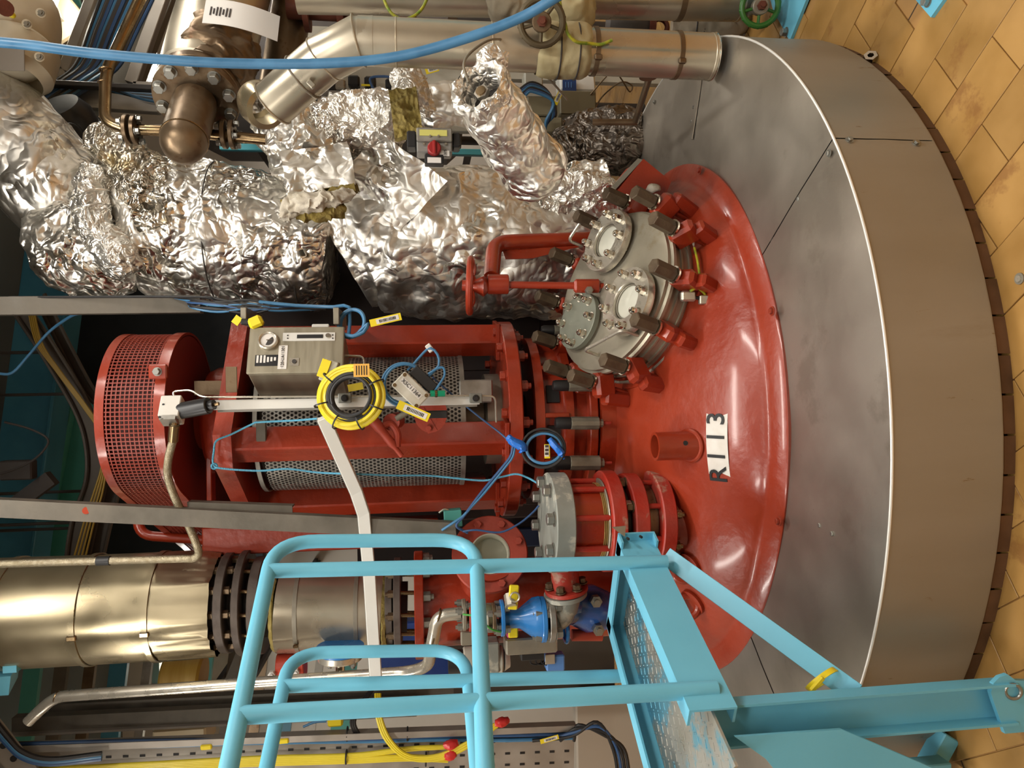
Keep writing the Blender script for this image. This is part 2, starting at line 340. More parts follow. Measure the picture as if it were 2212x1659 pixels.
def flange(parent, c, d, ro, ri, th, m, nb=8, bsz=.03, bm=None, name='flange', kind='bolt', ph=.2, both=False, rb=None, keep=None):
    c = V(c); d = V(d).normalized()
    ob = MB().ring(c, c+d*th, ro, ri, 44, .0025).build(name, m, parent)
    rb = rb or (ro+ri)/2*1.06
    if nb:
        bolts(ob, c+d*th, d, rb, nb, bsz, bm, kind, ph=ph, keep=keep)
        if both: bolts(ob, c, -d, rb, nb, bsz, bm, 'nut', 'nut', ph=ph, hint=None)
    return ob
def crump(p, s=1.0):
    p = V(p); return (noise.noise(p*3.2*s)*.45 + (.25-abs(noise.noise(p*7*s+V((3, 1, 7)))))*.9 + (.25-abs(noise.noise(p*17*s+V((9, 4, 2)))))*.45)
def foil_tube(P, R, amp=.02, n=96, m=110, s=1.0, cap=True, flat=None, res=14):
    """crumpled wrap around a path: P control points, R radii at them"""
    C = catmull(P, res); Rr = catmull([V((r, 0, 0)) for r in R], res); N_ = len(C)
    cum = [0]
    for i in range(1, N_): cum.append(cum[-1]+(C[i]-C[i-1]).length)
    T = [(C[min(i+1, N_-1)]-C[max(i-1, 0)]).normalized() for i in range(N_)]
    A = [basis(T[0])[0]]
    for i in range(1, N_): A.append((A[-1]-T[i]*A[-1].dot(T[i])).normalized())
    b = MB(); vs = []
    for i in range(m+1):
        q = cum[-1]*i/m; j = min(max(np.searchsorted(cum, q)-1, 0), N_-2); t = (q-cum[j])/max(1e-6, cum[j+1]-cum[j])
        c = C[j].lerp(C[j+1], t); r = Rr[j].x*(1-t)+Rr[j+1].x*t; tt = T[j].lerp(T[j+1], t).normalized(); a = A[j].lerp(A[j+1], t); a = (a-tt*a.dot(tt)).normalized(); bb = tt.cross(a)
        for k in range(n):
            u = 2*PI*k/n; dd = a*math.cos(u)+bb*math.sin(u); p = c+dd*r
            vs.append(p + dd*amp*crump(p, s) + tt*amp*.5*noise.noise(p*11*s))
    fs = [(i*n+k, i*n+(k+1) % n, (i+1)*n+(k+1) % n, (i+1)*n+k) for i in range(m) for k in range(n)]
    if cap:
        vs += [C[0], C[-1]]; fs += [((k+1) % n, k, len(vs)-2) for k in range(n)] + [(m*n+k, m*n+(k+1) % n, len(vs)-1) for k in range(n)]
    return b.add(vs, fs)
def foil_sheet(c, ex, ey, amp=.02, n=40, th=.004, s=1.2, curl=0):
    """loose crumpled flap: centre c, half extents as vectors"""
    c, ex, ey = V(c), V(ex), V(ey); nr = ex.cross(ey).normalized()
    def f(u, v):
        p = c+ex*(2*u-1)+ey*(2*v-1); e = noise.noise(p*9)*.06
        return p + nr*(amp*2*crump(p, s) + curl*((2*u-1)**2)) + ex*e + ey*noise.noise(p*8+V((5, 5, 5)))*.08
    b = MB().grid(f, n, n); top = [V(p) for p in b.v]; k = len(top); m = n+1
    b.add([p - nr*th for p in top], []); b.f += [tuple(i+k for i in q[::-1]) for q in b.f[:n*n]]
    edge = [i*m for i in range(n)] + [n*m+j for j in range(n)] + [(n-i)*m+n for i in range(n)] + [n-j for j in range(n)]
    b.f += [(edge[i], edge[(i+1) % len(edge)], edge[(i+1) % len(edge)]+k, edge[i]+k) for i in range(len(edge))]
    return b
# ------------------------------------------------------------------ the hall
def floor_mat():
    m = bpy.data.materials.new('floor_clay_courses'); m.use_nodes = True; N = m.node_tree.nodes; L = m.node_tree.links; b = N['Principled BSDF']
    tc = N.new('ShaderNodeTexCoord'); mp = N.new('ShaderNodeMapping'); mp.inputs[2].default_value = (0, 0, math.radians(55.3)); L.new(tc.outputs['Object'], mp.inputs[0])
    br = N.new('ShaderNodeTexBrick'); br.inputs['Scale'].default_value = 1; br.inputs['Brick Width'].default_value = .3; br.inputs['Row Height'].default_value = .147; br.inputs['Mortar Size'].default_value = .003
    br.inputs['Color1'].default_value = srgb(176, 132, 76); br.inputs['Color2'].default_value = srgb(166, 122, 70); br.inputs['Mortar'].default_value = srgb(66, 48, 32); L.new(mp.outputs[0], br.inputs['Vector']); L.new(br.outputs[0], b.inputs['Base Color']); b.inputs['Roughness'].default_value = .5
    return m
floor = struct(MB().box((0, -1.2, FZ-.056), (9.4, 10, .1)).build('floor', floor_mat()))
te = V((.569, -.822, 0)); tn = V((-.822, -.569, 0)); cand = []
tile_me = MB().box((0, 0, FZ-.006), (.2972, .1442, .012), b=.0012).mesh('tile', TILE)
for j in range(-30, 32):
    off = .10 if j % 2 else .25
    for i in range(-14, 16):
        c = te*(i*.3+off+.15) + tn*(j*.147+.0735)
        if c.length < 1.24: continue
        d = c-CAM; zz = d.dot(_fw)
        if zz < .7: continue
        px, py = 1106-d.dot(CU)/zz*FPX, 829.5-d.dot(CR)/zz*FPX
        if -40 < py < 1720 and px < 2330: cand.append((zz, c))
cand.sort(key=lambda q: q[0])
for zz, c in cand[:298]:
    inst('tile', tile_me, floor, Matrix.Translation(c+V((0, 0, random.uniform(-.0008, .0008)))) @ Matrix.Rotation(math.radians(-55.3)+random.uniform(-.004, .004), 4, 'Z'))
WALL = mat('painted_wall', (196, 190, 180), (204, 198, 188), rough=.7, ns=2)
CEIL = mat('deck_underside', (96, 104, 106), (108, 116, 118), rough=.7, ns=2)
struct(MB().box((0, 3.75, 2), (9.4, .1, 4.1)).build('wall_back', WALL))
struct(MB().box((4.65, -1.2, 2), (.1, 9.9, 4.1)).build('wall_right', WALL))
struct(MB().box((-4.65, -1.2, 2), (.1, 9.9, 4.1)).build('wall_left', WALL))
struct(MB().box((0, -6.15, 2), (9.4, .1, 4.1)).build('wall_front', WALL))
struct(MB().box((0, -1.2, 4.1), (9.4, 10, .1)).build('ceiling', CEIL))
TUBE = mat('lit_tube', (255, 244, 224), rough=.4, rv=0, em=6)
HOUS = mat('lamp_housing', (210, 208, 200), rough=.5)
where = ['over the ladder', 'over the steel pipe', 'behind the photographer', 'beyond the ladder by the wall', 'by the far steel pipe wall', 'far behind the foil pipes', 'far behind the vertical duct', 'above the belt guard']
for i, (c, h, e) in enumerate(LAMPS):
    c, h = V(c), V(h); hl = h.length; u = h.normalized(); sd = V((-u.y, u.x, 0))
    t = thing('ceiling_light', 'twin tube fluorescent batten hung ' + where[i], 'light', c, 'fluorescent battens under the deck')
    MB().prism([c-h+sd*.09+V((0, 0, .03)), c-h-sd*.09+V((0, 0, .03)), c-h-sd*.05+V((0, 0, .09)), c-h+sd*.05+V((0, 0, .09))], h*2).build('housing', HOUS, t)
    for s in (-1, 1): MB().cyl(c-h*.98+sd*s*.045, c+h*.98+sd*s*.045, .013, n=10).build('tube', TUBE, t)
    ld = bpy.data.lights.new('tube_light', 'AREA'); ld.shape = 'RECTANGLE'; ld.size = hl*1.96; ld.size_y = .14; ld.energy = e; ld.color = (1, .955, .88)
    lo = bpy.data.objects.new('tube_light', ld); COL.objects.link(lo); lo.parent = t
    lo.matrix_basis = Matrix(((u.x, sd.x, 0, 0), (u.y, sd.y, 0, 0), (0, 0, 1, -.02), (0, 0, 0, 1)))

# ------------------------------------------------------------------ vessel: clad shell and red domed head
VR, ZT, ZB, RR, ZR = 1.5, .319, .03, 1.047, .338
vessel = thing('reactor_vessel', 'large round reactor vessel with bare metal cladding and domed red head', 'vessel', (0, 0, 0))
def ang(p): return math.atan2(p.y, p.x)
sA = ang(atz(1802, 295, ZT)); sB = ang(atz(1660, 530, ZR))
tops = [(sA, sB), (math.radians(-128), math.radians(-128)), (math.radians(-190), math.radians(-190)), (math.radians(-262), math.radians(-262)), (math.radians(12)-2*PI, math.radians(12)-2*PI)]
tops = [(sA, sB), (-2.32, -2.32), (-3.5, -3.5), (-4.6, -4.6), (.35-2*PI, .35-2*PI), (sA-2*PI, sB-2*PI)]
for k in range(5):
    (o0, i0), (o1, i1) = tops[k], tops[k+1]; n = max(10, int((o0-o1)*24)); up = .0012*(k % 2)
    o0 -= .0013; o1 += .0013; i0 -= .002; i1 += .002
    def f(u, v):
        a = (o0*(1-v)+i0*v)*(1-u)+(o1*(1-v)+i1*v)*u; r = VR*(1-v)+(RR-.02)*v; p = V((r*math.cos(a), r*math.sin(a), ZT*(1-v)+ZR*v))
        p.z += up + (.007*noise.noise(p*1.7)+.002*noise.noise(p*7))*min(1, 6*v)
        return p
    b = MB().grid(f, n, 16); b.f = [q[::-1] for q in b.f]; b.build('top_sheet', CLAD, vessel)
for k, (a0, a1) in enumerate(((sA, -2.45), (-2.45, -4.0), (-4.0, sA-2*PI))):
    a0 -= .0013; a1 += .0013; n = int((a0-a1)*30); rr = VR-.0015*(k % 2)
    b = MB().grid(lambda u, v: V(((rr+.002*noise.noise(V((u*9+k*7, v*3, 0))))*math.cos(a0+(a1-a0)*u), (rr+.002*noise.noise(V((u*9+k*7, v*3, 0))))*math.sin(a0+(a1-a0)*u), ZB+(ZT-ZB)*v)), n, 6)
    b.f = [q[::-1] for q in b.f]; b.build('side_sheet', CLADS, vessel)
MB().torus((0, 0, ZT-.001), (0, 0, 1), VR+.0005, .0038, 180, 8).build('rim_bead', mat('bright_edge', (236, 232, 224), rough=.4, metal=.35, rv=0), vessel)
MB().lathe([(VR-.012, ZB), (VR-.012, ZT-.012), (RR, ZR-.012)], (0, 0, 0), (0, 0, 1), 120).build('backing', DARK, vessel)
MB().ring((0, 0, ZB-.004), (0, 0, ZB+.002), VR-.001, VR-.03, 120).build('bottom_lip', CLADS, vessel)
MB().cyl((0, 0, .002), (0, 0, .03), 1.47, n=90).build('inner_shell', DARK, vessel)
for n_, k in ((64, 0),):
    a0 = -PI*1.12; kb = MB().grid(lambda u, v: (lambda a, q: V((q[0]*math.cos(a), q[0]*math.sin(a), q[1])))((u-.5)*.0625, [(1.44, .03), (1.488, .03), (1.491, .027), (1.491, FZ-.006)][round(v*3)]), 3, 3); kb.f = [q[::-1] for q in kb.f]; kb = kb.mesh('brick', KERB)
    for i in range(60):
        a = a0 + i*PI*1.24/59.0; r = 1.477; inst('brick', kb, floor, Matrix.Rotation(a, 4, 'Z') @ Matrix.Translation((random.uniform(-.002, .001), 0, 0)))
scr = hexmesh('screw', ZINC)
def on_cyl(x, y, R):
    d = ray(x, y); a = d.x**2+d.y**2; b = CAM.x*d.x+CAM.y*d.y; c = CAM.x**2+CAM.y**2-R*R; t = (-b-math.sqrt(b*b-a*c))/a; return CAM+d*t
for x, y in ((1835, 303), (1979, 310)):
    p = on_cyl(x, y, VR); inst('screw', scr, vessel, frame(p, (p.x, p.y, 0), s=.017))
for x, y in ((1788, 331), (1724, 430), (1668, 519), (1498, 232), (1494, 262), (1770, 1135), (1797, 1153), (1585, 1455), (1412, 220)):
    inst('screw', scr, vessel, frame(atz(x, y, ZT+.012)-V((0, 0, .004)), (0, 0, 1), s=.015))
p0, p1 = atz(1512, 172, ZT+.008), atz(1492, 300, ZT+.02)
MB().box((p0+p1)/2, ((p1-p0).length, .035, .003), basis(p1-p0, (0, 0, 1))[2:]+(V((0, 0, 1)).cross((p1-p0).normalized()), V((0, 0, 1)))).build('seam_strip', CLAD, vessel)
def zd(r): return .372+.37*max(0, 1-(r/.985)**1.7)**.78
prof = [(1.049, ZR-.012), (1.052, ZR+.004), (1.047, ZR+.01), (1.0, .367), (.99, .371)] + [(.985*math.sin(PI/2*t), zd(.985*math.sin(PI/2*t))) for t in [1-k/26 for k in range(1, 27)]]
prof[-1] = (.0001, zd(0))
MB().lathe(prof, (0, 0, 0), (0, 0, 1), 120).build('head', RED, vessel, ang=50)
for x, y in ((1669, 672), (1683, 1126), (1512, 368)):
    inst('screw', hexmesh('screw', RED), vessel, frame(atz(x, y, .365), (0, 0, 1), s=.022))
def dome(x, y):            # photo pixel -> point and normal on the red head
    d = ray(x, y); t = 1.0
    for i in range(4000):
        p = CAM+d*t; r = math.hypot(p.x, p.y)
        if r < .98 and p.z < zd(r): break
        t += .001
    e = .004; r = math.hypot(p.x, p.y); s = (zd(r+e)-zd(r-e))/(2*e); n = V((-s*p.x/r, -s*p.y/r, 1)).normalized(); return p, n
# number plate
p, n = dome(1550, 960); ux = V((1, 0, 0)); ux = (ux-n*ux.dot(n)).normalized(); uy = n.cross(ux)
sg = thing('number_plate', 'white weathered plate with black vessel number on the red dome', 'sign', p)
w_, h_ = .252, .08
def fs(u, v):
    q = p+n*.004+ux*(u-.5)*w_+uy*(v-.5)*h_; q -= n*(.012*((u-.5)*2)**2)
    if u < .02: q += ux*.012*noise.noise(V((v*6, 0, 0)))
    return q
b = MB().grid(fs, 16, 4); top = list(b.v); k = len(top); b.add([V(q)-n*.002 for q in top], []); b.f += [tuple(i+k for i in q[::-1]) for q in b.f[:64]]; b.build('plate', SIGN, sg)
for i, ch in enumerate('R113'):
    u = (-.098, -.038, .024, .083)[i]; o = p+n*.0068+ux*u-n*(.012*(u/w_*2)**2)
    tx = (ux-n*(.012*8*u/w_/w_)).normalized(); text(ch, .094, o, tx, uy, INK, sg, 'letter', th=.001, bold=.003)
# short open socket on the dome
p, n = dome(1492, 962); q = at(1428, 962, p.y+.02); ax = V((0, -.03, 1)).normalized()
so = thing('pipe_socket', 'short open red pipe stub standing on the dome near the number plate', 'pipe stub', p)
L_ = .125
MB().lathe([(.047, -.03), (.047, L_), (.038, L_), (.038, -.02)], p, ax, 32).build('stub', RED, so)
MB().torus(p+n*.004, n, .05, .008, 30, 8).build('weld', RED, so)
MB().cyl(p+V((.012, -.043, .035)), p+V((.012, -.049, .035)), .008, n=10).build('drain_hole', BLACK, so)
# ------------------------------------------------------------------ agitator drive on the vessel axis
def zx(x, Y=0): return at(x, 900, Y).z
ag = thing('agitator_drive', 'tall red agitator drive frame with four box columns on the dome', 'agitator', (0, 0, .66))
zf = zx(1318, -.37)
MB().lathe([(.30, zd(.30)-.02), (.385, zd(.36)-.01), (.385, zf+.035), (.3, zf+.035)], (0, 0, 0), (0, 0, 1), 60).build('base_flange', REDG, ag)
MB().ring((0, 0, zf+.042), (0, 0, zf+.075), .365, .2, 60, .004).build('stool_flange', REDG, ag)
z1, z2 = zf+.075, zx(1155, -.3)
MB().lathe([(.30, z1), (.30, z1+.05), (.33, z1+.055), (.33, z1+.085), (.30, z1+.09), (.295, z2-.04), (.34, z2-.035), (.34, z2), (.1, z2)], (0, 0, 0), (0, 0, 1), 60).build('stool', REDG, ag)
for a in (-150, -118, -86, -52, -20):
    a = math.radians(a); MB().box((.315*math.cos(a), .315*math.sin(a), (z1+z2)/2+.02), (.05, .018, z2-z1-.11), (V((math.cos(a), math.sin(a), 0)), V((-math.sin(a), math.cos(a), 0)), V((0, 0, 1))), .003).build('rib', REDG, ag)
for a in (-128, -100, -70):
    a = math.radians(a); MB().box((.302*math.cos(a), .302*math.sin(a), z2-.075), (.012, .07, .05), (V((math.cos(a), math.sin(a), 0)), V((-math.sin(a), math.cos(a), 0)), V((0, 0, 1)))).build('slot', BLACK, ag)
z3, z4 = zx(1131, -.4), zx(1100, -.4)
ld_ = MB().ring((0, 0, z3), (0, 0, z4), .41, .16, 64, .004).build('lower_disc', REDG, ag)
bolts(ld_, (0, 0, z3), (0, 0, -1), .36, 16, .042, REDG, 'nut', 'nut')
bolts(ld_, (0, 0, z4), (0, 0, 1), .375, 16, .036, REDG, 'bolt', 'bolt', ph=.1)
bolts(ag, (0, 0, zf+.035), (0, 0, 1), .375, 0, .04, REDG)
z5 = zx(497, -.38)
for k, a in enumerate((-100, -10, 80, 170)):
    t = math.radians(a); c = V((.335*math.cos(t), .335*math.sin(t), 0)); r = V((math.cos(t), math.sin(t), 0)); s = V((-math.sin(t), math.cos(t), 0))
    B = ((r+s).normalized(), (s-r).normalized(), V((0, 0, 1)))
    MB().box(c+V((0, 0, (z4+z5)/2)), (.098, .098, z5-z4), B, .006).build('column', REDG, ag)
    MB().box(c+V((0, 0, z4+.008)), (.15, .15, .016), (r, s, V((0, 0, 1))), .002).build('foot_plate', REDG, ag)
pl = []
for k in range(4):
    t = math.radians(-100+90*k); r = V((math.cos(t), math.sin(t), 0)); s = V((-math.sin(t), math.cos(t), 0)); pl += [r*.42-s*.06, r*.42+s*.06]
MB().prism([q+V((0, 0, z5-.012)) for q in pl], (0, 0, .062)).build('top_plate', REDG, ag)
MB().box((-.28, .16, (z4+z5)/2), (.05, .2, (z5-z4)*.9), b=.004).build('back_plate', REDG, ag)
MB().lathe([(.19, z4), (.19, z4+.06), (.13, z4+.07), (.13, z4+.2), (.0001, z4+.2)], (0, 0, 0), (0, 0, 1), 36).build('seal_housing', STEELD, ag)
MB().box((.12, -.2, z4+.11), (.09, .1, .13), b=.005).build('seal_block', GALV, ag)
# bearing housing, shaft
MB().lathe([(.15, z4), (.12, z4+.1), (.06, z4+.14), (.055, z5), (.0001, z5)], (0, 0, 0), (0, 0, 1), 30).build('shaft', DARK, ag)
zh = zx(412, -.22)
MB().lathe([(.235, z5+.038), (.235, z5+.07), (.215, z5+.075), (.215, zh-.05), (.2, zh-.02), (.12, zh), (.1, zh+.12), (.0001, zh+.12)], (0.02, .02, 0), (0, 0, 1), 52).build('bearing_housing', REDG, ag)
for a in (-140, -60): 
    t = math.radians(a); MB().box((.02+.225*math.cos(t), .02+.225*math.sin(t), zh-.1), (.03, .09, .06), (V((math.cos(t), math.sin(t), 0)), V((-math.sin(t), math.cos(t), 0)), V((0, 0, 1))), .01).build('lug', REDG, ag)
for (x, y, wpx, hpx) in ((454, 838, 64, 30), (500, 820, 22, 52)):
    p = at(x, y, -.245 if x < 480 else -.39); MB().box(p, (hpx*pxm(-.3), .006, wpx*pxm(-.3)), b=.001).build('rating_plate', RUSTY, ag)
MB().box(at(455, 1000, -.1), (.3, .06, .02), b=.003).build('motor_bracket', REDG, ag)
# second drive arm at the far left of the frame
MB().tube(fillet([at(600, 1178, .25), at(300, 1156, .25), at(296, 1060, .3)], .06), .022, 12).build('lifting_bow', REDG, ag)
MB().box(at(700, 1155, .2), (.12, .1, 1.0), b=.005).build('motor_spine', REDG, ag)

# perforated guard: real holes
pg = thing('perforated_guard', 'perforated sheet metal guard around the agitator shaft behind red columns', 'guard', (0, 0, 1.25))
za, zb, rg = zx(1000, -.25), zx(557, -.25), .27
def perf(b, P, nu, nv, du, dv, hr):
    for j in range(nv):
        for i in range(nu):
            u = (i+.5*(j % 2))*du; v = j*dv; R_ = du/math.sqrt(3)
            vs = [P(u+R_*math.sin(k*PI/3), v+R_*math.cos(k*PI/3)) for k in range(6)] + [P(u+hr*math.sin(k*PI/3), v+hr*math.cos(k*PI/3)) for k in range(6)]
            b.add(vs, [(k, (k+1) % 6, 6+(k+1) % 6, 6+k) for k in range(6)])
    return b
du = .0165; dv = du*math.sqrt(3)/2; nv = int((zb-za)/dv); A0, A1 = math.radians(-205), math.radians(18); nu = int((A1-A0)*rg/du)
o = perf(MB(), lambda u, v: V((rg*math.cos(A0+u/rg), rg*math.sin(A0+u/rg), za+v)), nu, nv, du, dv, du*.37).build('perforated_sheet', GALV, pg); o['kind'] = 'stuff'
for z in (za-.01, zb): MB().lathe([(rg-.002, 0), (rg+.004, 0), (rg+.004, .016), (rg-.002, .016), (rg-.002, 0)], (0, 0, z), (0, 0, 1), 60, (1, 0, 0)).build('rim', GALV, pg)
MB().lathe([(rg-.03, za), (rg-.03, zb)], (0, 0, 0), (0, 0, 1), 48).build('liner', DARK, pg)
p = at(565, 940, -.37); MB().box(p, (.11, .02, .035), b=.003).build('bracket', GALVD, pg)

# belt guard with woven wire side
bg = thing('belt_guard', 'red teardrop belt guard with woven wire mesh side on top of drive', 'guard', (0.05, -.12, 2.28))
zt, zq = 2.535, 2.305
def hull(c1, r1, c2, r2, n=60):
    pts = []; d = (V(c2)-V(c1)); L = d.length; base = math.atan2(d.y, d.x); be = math.acos((r1-r2)/L)
    for k in range(n+1):
        a = base+be+(2*PI-2*be)*k/n; pts.append(V((c1[0]+r1*math.cos(a), c1[1]+r1*math.sin(a), 0)))
    for k in range(17):
        a = base-be+2*be*k/16; pts.append(V((c2[0]+r2*math.cos(a), c2[1]+r2*math.sin(a), 0)))
    return pts
H = hull((.05, -.12, 0), .31, (-.5, .62, 0), .14); nH = len(H)
def band(b, z0, z1, out=0, th=.006):
    c = V((0, 0, 0))
    for q in H: c += q/nH
    N_ = [((H[(i+1) % nH]-H[i-1]).normalized().cross(V((0, 0, 1)))) for i in range(nH)]
    vs = []
    for i in range(nH):
        q = H[i]+N_[i]*out; vs += [q+V((0, 0, z0)), q+V((0, 0, z1)), q-N_[i]*th+V((0, 0, z1)), q-N_[i]*th+V((0, 0, z0))]
    return b.add(vs, [(i*4+k, ((i+1) % nH)*4+k, ((i+1) % nH)*4+(k+1) % 4, i*4+(k+1) % 4) for i in range(nH) for k in range(4)])
band(MB(), zt-.03, zt, .004).build('top_rim', REDM if 0 else RED, bg)
band(MB(), zq, zq+.036, .008, .01).build('bottom_rim', RED, bg)
MB().prism([q+V((0, 0, zt-.004)) for q in H], (0, 0, .004)).build('lid', RED, bg)
MB().prism([q*.985+V((0, 0, zq+.002)) for q in H], (0, 0, .004)).build('underside_shade', mat('red_shadow', (120, 34, 24), rough=.6, rv=0), bg)  # dark plate painted as the shade under the open guard
wm = MB(); cum = [0]
for i in range(nH): cum.append(cum[-1]+(H[(i+1) % nH]-H[i]).length)
def hp(s):
    s = s % cum[-1]; i = min(np.searchsorted(cum, s, 'right')-1, nH-1); t = (s-cum[i])/(cum[i+1]-cum[i]); return H[i].lerp(H[(i+1) % nH], t)
st_ = .0148; nn = int(cum[-1]/st_)
for k in range(nn):
    q = hp(k*st_); d = (hp(k*st_+.004)-hp(k*st_-.004)).normalized(); nr = d.cross(V((0, 0, 1)))
    wm.box(q+V((0, 0, (zt+zq)/2)), (.0042, .003, zt-zq), (d, nr, V((0, 0, 1))))
hz = int((zt-zq)/st_)
for j in range(1, hz+1):
    b2 = MB(); band(wm, zq+j*st_-.0021, zq+j*st_+.0021, .0015, .003)
o = wm.build('wire_mesh', MESHR, bg); o['kind'] = 'stuff'
MB().lathe([(.285, zq+.02), (.285, zt-.03), (.05, zt-.03)], (.05, -.12, 0), (0, 0, 1), 40).build('inner_shade', mat('dark_red_shade', (64, 22, 16), rough=.6, rv=0), bg)  # dark red cylinder added as the shade seen through the mesh
for (x, y) in ((342, 803),):
    p = at(x, y, -.432); MB().box(p, (.05, .02, .06), b=.004).build('clip', RED, bg); inst('bolt', hexmesh('bolt', ZINC), bg, frame(p+V((0, -.01, 0)), (0, -1, 0), s=.025))

dkb = thing('shade_backing', 'dark panel added as shade behind the agitator drive', 'cabinet', (.02, .62, .75))  # dark backing added to stand in for the gloom between the columns
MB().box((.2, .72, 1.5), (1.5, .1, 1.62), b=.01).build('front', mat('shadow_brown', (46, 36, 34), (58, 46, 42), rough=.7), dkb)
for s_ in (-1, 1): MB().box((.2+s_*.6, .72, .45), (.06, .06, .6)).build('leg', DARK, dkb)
for s_ in (-.25, .25): MB().box((.2+s_*1.4, .665, 1.5), (.66, .012, 1.4), b=.003).build('door', mat('shadow_brown', (46, 36, 34)), dkb)  # legs and doors belong to the added dark backing
# ------------------------------------------------------------------ manhole with sight glasses
NM = V((.265, -.372, .889)).normalized(); NC = V((.498, -.485, .772)); RB = .35
tm = V((0, 0, 1)).cross(NM).normalized(); sm = NM.cross(tm); PHM = -.014
def ml(a, b, c): return NC + tm*a + sm*b + NM*c      # plane coordinates, c along the normal, nuts' middle at 0
def mdir(k, off=0): t = PHM + k*PI/6 + off; return tm*math.cos(t)+sm*math.sin(t)
mh = thing('manhole', 'round steel manhole cover clamped by twelve swing bolts on the red dome', 'manhole', ml(0, 0, -.3))
COVER = mat('cover_steel', (176, 168, 150), (158, 150, 132), rough=.42, metal=.55, ns=5, bump=.04, bs=40, spot=[((134, 118, 88), 5, .6, .5)])
CT = -.055    # top of the cover
MB().lathe([(.0001, CT+.006), (.2, CT+.005), (.29, CT), (.302, CT-.004), (.302, CT-.018), (.312, CT-.022), (.312, CT-.034)], NC, NM, 72, tm).build('cover', COVER, mh, 40)
MB().lathe([(.296, CT-.034), (.296, CT-.066), (.302, CT-.067), (.302, CT-.074), (.296, CT-.075), (.296, CT-.104), (.302, CT-.105), (.302, CT-.112), (.296, CT-.113), (.296, CT-.135)], NC, NM, 72, tm).build('clamp_ring', COVER, mh, 20)
MB().lathe([(.31, CT-.132), (.318, CT-.134), (.318, CT-.148), (.30, CT-.15)], NC, NM, 72, tm).build('gasket_ring', STEEL, mh, 20)
MB().lathe([(.30, CT-.149), (.335, CT-.15), (.338, CT-.185), (.31, CT-.192), (.285, CT-.196), (.28, CT-.4)], NC, NM, 72, tm).build('neck', REDG, mh, 30)
MB().torus(ml(0, 0, -.243), NM, .378, .0065, 72, 8, tm).build('pivot_rod', REDG, mh)
nutm = MB().cyl((0, 0, -.045), (0, 0, .045), .026, n=6, bev=.003).mesh('sleeve_nut', NUTB)
wash = MB().ring((0, 0, -.052), (0, 0, -.045), .03, .012, 20).mesh('washer', CHROME)
arm = MB()
arm.box((-.004, 0, -.104), (.092, .052, .085), ((math.cos(.35), 0, -math.sin(.35)), (0, 1, 0), (math.sin(.35), 0, math.cos(.35))), .012)
arm.box((.034, 0, -.172), (.052, .046, .115), ((math.cos(.15), 0, -math.sin(.15)), (0, 1, 0), (math.sin(.15), 0, math.cos(.15))), .009)
arm.box((.03, 0, -.235), (.04, .034, .06), None, .009)
arm_me = arm.mesh('clamp_arm', REDG)
MB_rod = MB().cyl((0, 0, -.24), (0, 0, -.05), .011, n=10).mesh('swing_bolt', RED)
for k in range(12):
    r = mdir(k); o = NC+r*RB; M = Matrix(((r.x, NM.cross(r).x, NM.x, o.x), (r.y, NM.cross(r).y, NM.y, o.y), (r.z, NM.cross(r).z, NM.z, o.z), (0, 0, 0, 1)))
    M = M @ Matrix.Rotation(random.uniform(-.05, .05), 4, 'Y') @ Matrix.Rotation(random.uniform(0, 1), 4, 'Z') @ Matrix.Rotation(0, 4, 'Z')
    M2 = Matrix(((r.x, NM.cross(r).x, NM.x, o.x), (r.y, NM.cross(r).y, NM.y, o.y), (r.z, NM.cross(r).z, NM.z, o.z), (0, 0, 0, 1)))
    a_ = inst('clamp_arm', arm_me, mh, M2)
    inst('sleeve_nut', nutm, a_, M); inst('washer', wash, a_, M2); inst('swing_bolt', MB_rod, a_, M2)
def cov(x, y, c=CT):         # photo pixel -> point on the cover plane
    d = ray(x, y); o = NC+NM*c; t = (o-CAM).dot(NM)/d.dot(NM); return CAM+d*t
def sight(c, R, blind=False, label='', ph=0.0):
    t = thing('sight_glass' if not blind else 'blank_plate', label, 'sight glass' if not blind else 'cover plate', c)
    h0 = .0
    if not blind:
        rg_ = MB().lathe([(R*.78, .0), (R*.78, .02), (R, .022), (R, .045), (R*.985, .049), (R*.55, .049), (R*.53, .046), (R*.53, .028)], c, NM, 60, tm).build('ring', STEEL, t)
        MB().lathe([(R*.535, .030), (R*.3, .033), (.0001, .034)], c, NM, 40, tm).build('glass', GLASS, t, 60)
        MB().torus(c+NM*.034, NM, R*.5, .003, 40, 8, tm).build('gasket', STEELD, t)
        bolts(rg_, c+NM*.049, NM, R*.8, 8, .029, CHROME, 'dome', 'cap_nut', ph=ph, hint=tm)
        bolts(rg_, c+NM*.021, -NM, R*.82, 8, .015, STEEL, 'nut', 'stud_end', ph=ph, hint=tm)
    else:
        MB().lathe([(R*.93, 0), (R*.93, .016), (R, .017)], c, NM, 50, tm).build('seat', STEELD, t)
        rg_ = MB().lathe([(R, .017), (R, .036), (R*.98, .038), (.0001, .038)], c, NM, 50, tm).build('plate', mat('grey_green_plate', (132, 134, 120), (142, 144, 130), rough=.5, metal=.4), t)
        bolts(rg_, c+NM*.038, NM, R*.8, 8, .028, CHROME, 'dome', 'cap_nut', ph=ph, hint=tm)
    return t
c1 = cov(1306, 518, CT+.049)-NM*.049; c2 = cov(1350, 649, CT+.049)-NM*.049; c3 = cov(1246, 692, CT+.038)-NM*.038
sight(c1, .122, False, 'round sight glass with eight cap nuts near the two red lugs', .2)
sight(c2, .122, False, 'round sight glass with eight cap nuts nearest the wire handle and earth lead', .45)
sight(c3, .112, True, 'round blank grey green plate with cap nuts on manhole cover', .3)
